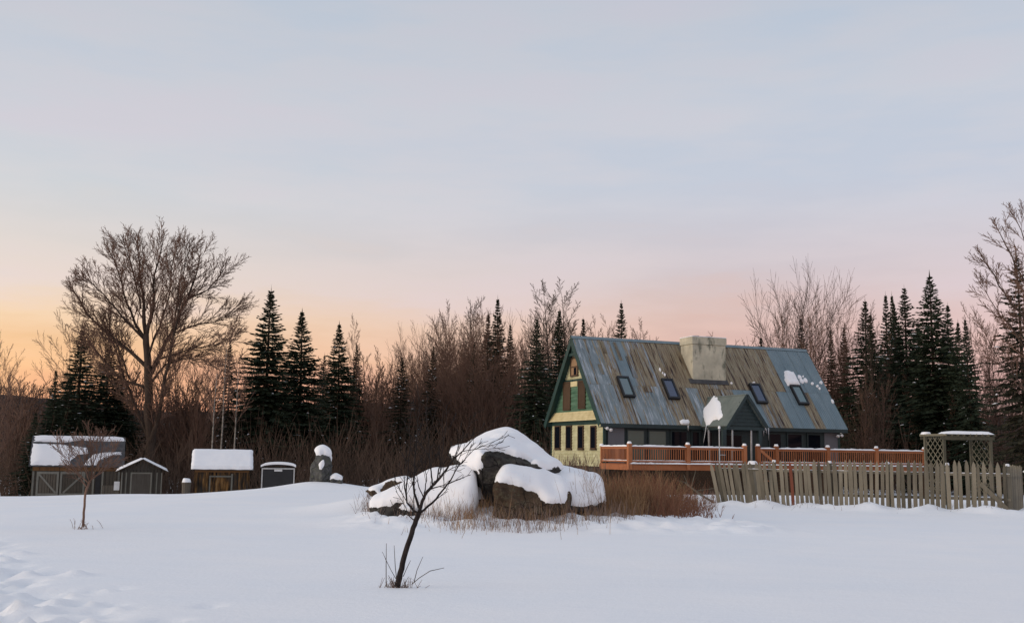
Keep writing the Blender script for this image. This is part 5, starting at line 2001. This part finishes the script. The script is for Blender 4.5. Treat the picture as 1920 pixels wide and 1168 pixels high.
spruce(1, 'leftmost of the two lower spruces right of the largest one', 1806, 598, 68, .85, G3)
spruce(1, 'rightmost of the two lower spruces right of the largest one', 1827, 594, 66, .9, G3)
for (u, v, Y, k, w) in ((1558, 612, 86, 3, .9), (1582, 606, 84, 3, 1.0), (1645, 582, 88, 3, 1.0), (1672, 545, 86, 3, .9), (1687, 546, 88, 3, .8), (1693, 560, 84, 3, 1.0), (1782, 566, 78, 2, 1.0), (1730, 600, 90, 1, 1.0), (1660, 640, 92, 1, 1.0)):
    spruce(k, 'narrow spruce packed in the row right of the house', u, v, Y, w, G3)
spruce(4, 'loose-boughed pine at the right edge of the picture', 1926, 470, 56, 1.1, name='pine_tree')

# ------------------------------------------------------------------ bare woods
place_tree('vase0', 'bare_tree', 'left one of the twin bare trees rising behind the right end of the house', 1492, 494, 80, .62)
place_tree('vase1', 'bare_tree', 'right one of the twin bare trees rising behind the right end of the house', 1556, 488, 81, .58)
place_tree('slim3', 'bare_tree', 'tall thin bare tree left of the house ridge', 1040, 516, 90, 1.0)
place_tree('slim1', 'bare_tree', 'tall bare tree with forked top close beside the house gable', 1068, 518, 88, 1.1)
place_tree('slim2', 'bare_tree', 'pale bare tree standing behind the third spruce', 662, 588, 92, .7)
place_tree('fan1', 'bare_tree', 'twiggy bare tree cut off by the left edge of the picture', -8, 612, 60, .75)
GW = 'bare trees of the brown wood'
wr = random.Random(17)
for i, (u, v) in enumerate(((778, 600), (795, 592), (822, 575), (842, 565), (858, 560), (876, 548), (893, 562), (912, 560), (940, 572), (968, 570), (985, 590), (1015, 560), (808, 612), (850, 600), (900, 600), (765, 640), (832, 640), (870, 630), (925, 620), (985, 640), (1020, 620), (1055, 600), (790, 660), (945, 650), (1030, 660), (1005, 680))):
    place_tree(wr.choice(('slim0', 'slim2', 'slim3', 'vase1', 'vase2', 'slim1')), 'bare_tree', 'thin bare tree in the dense brown wood left of the house', u, v, wr.uniform(88, 112), wr.uniform(.55, .85), GW)
for k in range(26):
    u = wr.uniform(758, 1060)
    v = interp(u, [(758, 650), (800, 600), (860, 570), (930, 575), (1000, 590), (1060, 570)]) + wr.uniform(15, 110)
    place_tree(wr.choice(('slim0', 'slim2', 'slim3', 'vase1', 'vase2', 'slim1')), 'bare_tree', 'thin bare tree in the dense brown wood left of the house', u, v, wr.uniform(84, 118), wr.uniform(.75, 1.1), GW)
GL = 'low bare trees between the spruces'
for (u, v) in ((690, 642), (705, 650), (722, 655), (735, 668), (650, 660), (612, 640), (540, 640), (520, 665), (585, 668), (455, 668), (470, 700), (680, 690), (712, 700), (760, 690), (625, 690), (660, 710), (745, 715)):
    place_tree(wr.choice(('slim0', 'slim2', 'bush0', 'bush2', 'fan2')), 'bare_tree', 'low bare tree in the row of spruces behind the standing stone', u, v, wr.uniform(84, 104), wr.uniform(.75, 1.05), GL)
GH = 'bare trees showing above the house roof'
for (u, v, k) in ((1122, 592, 'slim0'), (1140, 585, 'slim2'), (1182, 600, 'fan1'), (1205, 598, 'slim0'), (1232, 612, 'fan2'), (1085, 600, 'slim2'), (1372, 618, 'fan2'), (1395, 625, 'slim0'), (1440, 600, 'slim2'), (1255, 628, 'fan1')):
    place_tree(k, 'bare_tree', 'reddish bare tree top showing over the house roof', u, v, wr.uniform(88, 100), wr.uniform(.7, .95), GH)
GR = 'bare trees right of the house'
for (u, v, k) in ((1460, 560, 'slim0'), (1525, 560, 'slim2'), (1590, 575, 'slim0'), (1605, 600, 'slim2'), (1640, 560, 'slim1'), (1665, 620, 'slim0'), (1618, 690, 'fan2'), (1655, 700, 'fan1'), (1690, 690, 'slim2'), (1720, 690, 'fan2'), (1780, 640, 'slim0'), (1842, 560, 'slim0'), (1858, 600, 'slim2'), (1880, 570, 'fan2'), (1900, 590, 'slim1'), (1915, 620, 'fan1'), (1870, 660, 'fan2'), (1600, 740, 'bush0'), (1635, 750, 'bush1')):
    place_tree(k, 'bare_tree', 'thin bare tree among the spruces right of the house', u, v, wr.uniform(66, 84), wr.uniform(.6, .85), GR)
GB = 'bare trees behind the barn'
for (u, v, k) in ((150, 555, 'fan2'), (125, 580, 'fan1'), (200, 600, 'slim0'), (330, 600, 'fan1'), (360, 640, 'fan2'), (310, 640, 'slim2'), (400, 660, 'fan2'), (245, 660, 'bush0'), (30, 690, 'bush2'), (55, 720, 'bush0'), (20, 660, 'fan2'), (380, 690, 'bush2'), (345, 700, 'bush0')):
    place_tree(k, 'bare_tree', 'twiggy bare tree crowding round the great tree behind the sheds', u, v, wr.uniform(74, 88), wr.uniform(.7, 1.0), GB)

for k in range(9):
    u = wr.uniform(440, 770)
    place_tree(wr.choice(('slim0', 'slim2', 'bush0', 'bush2', 'fan2')), 'bare_tree', 'low bare tree in the row of spruces behind the standing stone', u, wr.uniform(655, 730), wr.uniform(84, 110), wr.uniform(.8, 1.1), GL)
for k in range(9):
    u = wr.uniform(1590, 1930)
    place_tree(wr.choice(('slim0', 'slim2', 'slim1', 'fan2')), 'bare_tree', 'thin bare tree among the spruces right of the house', u, wr.uniform(640, 760), wr.uniform(66, 90), wr.uniform(.7, 1.0), GR)
for k in range(12):
    u = wr.uniform(0, 420)
    place_tree(wr.choice(('bush0', 'bush1', 'bush2', 'fan2', 'slim0')), 'bare_tree', 'twiggy bare tree crowding round the great tree behind the sheds', u, wr.uniform(690, 770), wr.uniform(72, 92), wr.uniform(.8, 1.1), GB)

# pale birch stems behind the woodshed
for k, (u0, u1, v1, lb) in enumerate(((397, 405, 700, 'leftmost pale birch stem behind the brown woodshed'), (411, 426, 640, 'middle pale birch stem behind the brown woodshed, the tallest'), (434, 448, 690, 'rightmost pale birch stem leaning behind the brown woodshed'))):
    Yb = 64.0 + k
    a = at(u0, 865, Yb); a.z = gz(a.x, Yb, False) - .2
    rg = random.Random(60 + k)
    o = thing('birch_tree', lb, 'birch tree', Matrix.Translation(a), 'birch stems behind the woodshed')
    b = at(u1, v1, Yb) - a
    mbs = [MB(), MB()]
    pts = [Vector((0, 0, 0))] + [b * t + Vector((rg.uniform(-.06, .06), rg.uniform(-.06, .06), 0)) for t in (.25, .5, .75, 1)]
    mbs[0].tube(pts, [.055, .05, .042, .03, .015], 6)
    dirs = [(pts[max(1, j)] - pts[max(1, j) - 1]).normalized() for j in range(5)]
    spawn(mbs, pts, [.055, .05, .042, .03, .015], dirs, 2.2, 0, dict(P_HERO, kids=[0, 5, 3]), rg, 12, .55)
    mbs[0].build('trunk', M['birch'], o, True); mbs[1].build('crown', M['bark_warm'], o, True)

# ------------------------------------------------------------------ brush and grass (uncountable)
br = random.Random(33)


def stems(mb, p, h, n, spread, r, kinks=3, fork=.6, tip=.004):
    for _ in range(n):
        a = p + Vector((br.gauss(0, spread), br.gauss(0, spread), -.05))
        d = Vector((br.gauss(0, .30), br.gauss(0, .30), 1)).normalized()
        L = h * br.uniform(.55, 1.15)
        pts, q = [a], a
        for k in range(kinks):
            d = (d + Vector((br.gauss(0, .13), br.gauss(0, .13), .03))).normalized()
            q = q + d * (L / kinks)
            pts.append(q)
        mb.tube(pts, [lerp(r, tip, k / kinks) for k in range(kinks + 1)], 3, cap=False)
        if br.random() < fork:
            for _k in range(3):
                i = br.randrange(1, kinks)
                d2 = (d + Vector((br.gauss(0, .6), br.gauss(0, .6), br.uniform(-.1, .4)))).normalized()
                mb.tube([pts[i], pts[i] + d2 * L * .2, pts[i] + (d2 + Vector((0, 0, .25))) * L * .38], [r * .5, tip * 1.2, tip], 3, cap=False)


mb = MB()
for k in range(3600):
    Y = br.uniform(66, 100)
    u = br.uniform(-80, 2000)
    p = at(u, 860, Y); p.z = gz(p.x, Y, False)
    topv = interp(u, [(0, 785), (250, 800), (420, 785), (600, 780), (800, 775), (1000, 780), (1300, 790), (1600, 780), (1760, 800), (1920, 785)]) + br.uniform(-15, 75)
    hgt = max(.8, (at(u, topv, Y).z - p.z))
    stems(mb, p, hgt * .9, 2, .35, .022, 3, .95, .009)
o = mb.build('thicket', M['thicket'], None, False, 'stuff')
o['label'] = 'dark brown leafless brush filling the wood edge'; o['category'] = 'brush'
# far wood bristling on the hill
mb = MB()
for k in range(5200):
    x = br.uniform(-200, 200); y = br.uniform(130, 320)
    u = 960 + x / y * F_PX
    if not (-150 < u < 2080):
        continue
    top = interp(960 + x / 300 * F_PX, [(-200, 738), (60, 744), (220, 772), (480, 775), (700, 757), (900, 775), (1100, 800), (1500, 805), (1800, 785), (2200, 770)])
    uu = 960 + x / 300 * F_PX
    z = -1.2 + (1.6 + (850.5 + .014 * (uu - 960) - top) * 300 / F_PX + 1.2) * ss(150, 300, y) - .3
    h = br.uniform(2.0, 3.6) if y > 230 else br.uniform(3, 6)
    a = Vector((x, y, z))
    mb.tube([a, a + Vector((br.uniform(-.2, .2), 0, h))], [.09, .03], 3, cap=False)
    for _k in range(4):
        c = a + Vector((0, 0, h * br.uniform(.35, .9)))
        mb.tube([c, c + Vector((br.uniform(-1, 1), br.uniform(-.4, .4), br.uniform(.3, 1.2)))], [.05, .02], 3, cap=False)
o = mb.build('distant_wood', M['thicket_dark'], None, False, 'stuff')
o['label'] = 'far leafless wood bristling along the low hill'; o['category'] = 'wood'

# grass and stalks around the boulders
tan, red, grey = MB(), MB(), MB()


def blade(mb, p, h, lean, w):
    d = Vector((br.gauss(0, lean), br.gauss(0, lean), 1)).normalized()
    s = Vector((br.uniform(-1, 1), br.uniform(-.4, .4), 0)).normalized() * w
    m_ = p + d * h * .55
    e = p + d * h + Vector((br.gauss(0, .10), br.gauss(0, .06), -.05)) * h
    i = len(mb.v)
    mb.v += [tuple(p - s), tuple(p + s), tuple(m_ + s * .7), tuple(m_ - s * .7), tuple(e)]
    mb.f += [(i, i + 1, i + 2, i + 3), (i + 3, i + 2, i + 4)]
    mb.m += [0, 0]


def gp(u, v):
    Y = EYE * F_PX / (v - hzv(u))
    p = at(u, 900, Y)
    p.z = gz(p.x, p.y) - .02
    return p


for k in range(4800):                                     # thin stalks in the front drift
    u = br.uniform(700, 1345)
    lo = interp(u, [(700, 972), (760, 985), (860, 992), (1000, 996), (1150, 990), (1345, 955)])
    v = lo - abs(br.gauss(0, 17))
    p = gp(u, v)
    blade(grey if br.random() < .72 else tan, p, (.08 + br.random() ** 1.5 * .55), .25, .0042)
for (u0, v0, su, sv, n, h) in ((990, 974, 36, 5, 1300, 1.0), (1040, 970, 24, 6, 500, .7), (880, 984, 20, 6, 300, .50), (1045, 974, 24, 6, 220, .5), (930, 980, 12, 5, 120, .5), (722, 970, 12, 4, 90, .22), (1085, 972, 26, 9, 300, .62), (1120, 968, 24, 10, 240, .66), (810, 980, 30, 6, 120, .35)):
    for k in range(n):
        blade(tan, gp(br.gauss(u0, su), v0 + br.gauss(0, sv)), h * (.25 + br.random() ** 1.3 * .95), .28, .0045)
for k in range(240):                                      # sprays at the left tip
    blade(grey, gp(br.gauss(705, 14), 968 + br.gauss(0, 7)), br.uniform(.15, .5), .45, .005)
for (mb_, nm, mt, lb) in ((tan, 'dry_grass', 'grass_tan', 'tufts of tan dry grass against the boulders'), (grey, 'dry_stalks', 'grass_grey', 'thin grey stalks poking through the snow before the boulders')):
    o = mb_.build(nm, M[mt], None, False, 'stuff')
    o['label'] = lb; o['category'] = 'grass'
# red-brown shrubs between the boulders and the fence
mb = MB()
for k in range(760):
    u = br.gauss(1205, 72)
    if not 1085 < u < 1335:
        continue
    Y = br.uniform(25.5, 38)
    p = at(u, 900, Y); p.z = gz(p.x, Y)
    vt = interp(u, [(1085, 900), (1130, 884), (1180, 868), (1240, 874), (1290, 897), (1335, 925)]) + br.random() ** .8 * 75
    hgt = at(u, vt, Y).z - p.z
    if hgt > .1:
        stems(mb, p, hgt, 3, .22, .007, 3, .95, .003)
o = mb.build('red_brush', M['grass_red'], None, False, 'stuff')
o['label'] = 'rusty red-brown brush in front of the deck lattice'; o['category'] = 'brush'
mb = MB()
for k in range(820):
    u = br.gauss(1165, 85)
    if not 1060 < u < 1345:
        continue
    v_ = interp(u, [(1060, 985), (1180, 985), (1345, 950)]) - abs(br.gauss(0, 16))
    p = gp(u, v_)
    stems(mb, p, (.18 + br.random() ** 1.2 * .95) * ss(1350, 1230, u) + .1, 2, .12, .0055, 3, .7, .0026)
o = mb.build('tan_brush', M['grass_tan'], None, False, 'stuff')
o['label'] = 'loose tan stems standing in the snow before the red brush'; o['category'] = 'brush'
mb = MB()
for k in range(90):                                       # shrub against the gable wall
    u = br.uniform(1040, 1128)
    p = at(u, 870, 52.0); p.z = .55
    stems(mb, p, br.uniform(.5, 1.2), 1, .1, .014, 3, 1, .006)
o = mb.build('wall_shrub', M['bark_warm'], None, False, 'stuff')
o['label'] = 'bare shrubs growing along the foot of the yellow gable'; o['category'] = 'shrub'
mb = MB()
for k in range(420):                                      # weeds on the fence bank
    t = br.uniform(-.6, F_LEN + .4); d = abs(br.gauss(0, .55)) + .05
    p = FA + F_DIR * t + F_NRM * d
    if fbm((p.x, p.y, 4), .9) < -.12:
        continue
    p.z = gz(p.x, p.y) - .02
    blade(mb, p, br.uniform(.06, .36), .55, .005)
o = mb.build('bank_weeds', M['grass_grey'], None, False, 'stuff')
o['label'] = 'withered weeds sticking out of the snow bank below the fence'; o['category'] = 'grass'
# pale broken branches by the left end of the fence
ft = thing('fallen_branch', 'pale fallen branch slanting down to the left end of the fence', 'branch', Matrix.Translation(FA))
m = MB(); m.tube([at(1285, 905, 37.5) - FA, at(1310, 925, 37) - FA, at(1345, 946, 36.4) - FA], [.03, .035, .03], 6); m.build('stem', M['picket'], ft)
m = MB()
for (a, b) in (((1290, 908), (1282, 890)), ((1296, 914), (1305, 880)), ((1305, 920), (1340, 915)), ((1288, 905), (1270, 900))):
    m.tube([at(*a, 37.3) - FA, at(*b, 37.1) - FA], [.02, .008], 5)
m.build('twig', M['picket'], ft)
# snow-laden stump behind the boulders, left of the gable
p = at(1014, 848, 60.0); g = gz(p.x, 60, False)
t = thing('tree_stump', 'dark stump with two shelves of snow left of the yellow gable', 'stump', Matrix.Translation((p.x, 60, g)))
h1 = p.z - g
m = MB(); m.tube([Vector((0, 0, -.1)), Vector((.05, 0, h1 * .5)), Vector((0, 0, h1))], [.32, .24, .2], 9); m.build('stem', M['bark'], t, True)
snow_patch([(math.cos(a / 10 * 6.283) * .2, math.sin(a / 10 * 6.283) * .2) for a in range(10)], Matrix.Translation((0, 0, h1)), .2, 'snow_cap', t, seed=3)
m = MB(); m.box(-.3, .35, -.3, .1, h1 - .45, h1 - .38); m.build('shelf', M['bark'], t)
snow_patch([(-.3, -.3), (.35, -.3), (.35, .1), (-.3, .1)], Matrix.Translation((.0, 0, h1 - .38)), .12, 'snow_cap', t, seed=5)
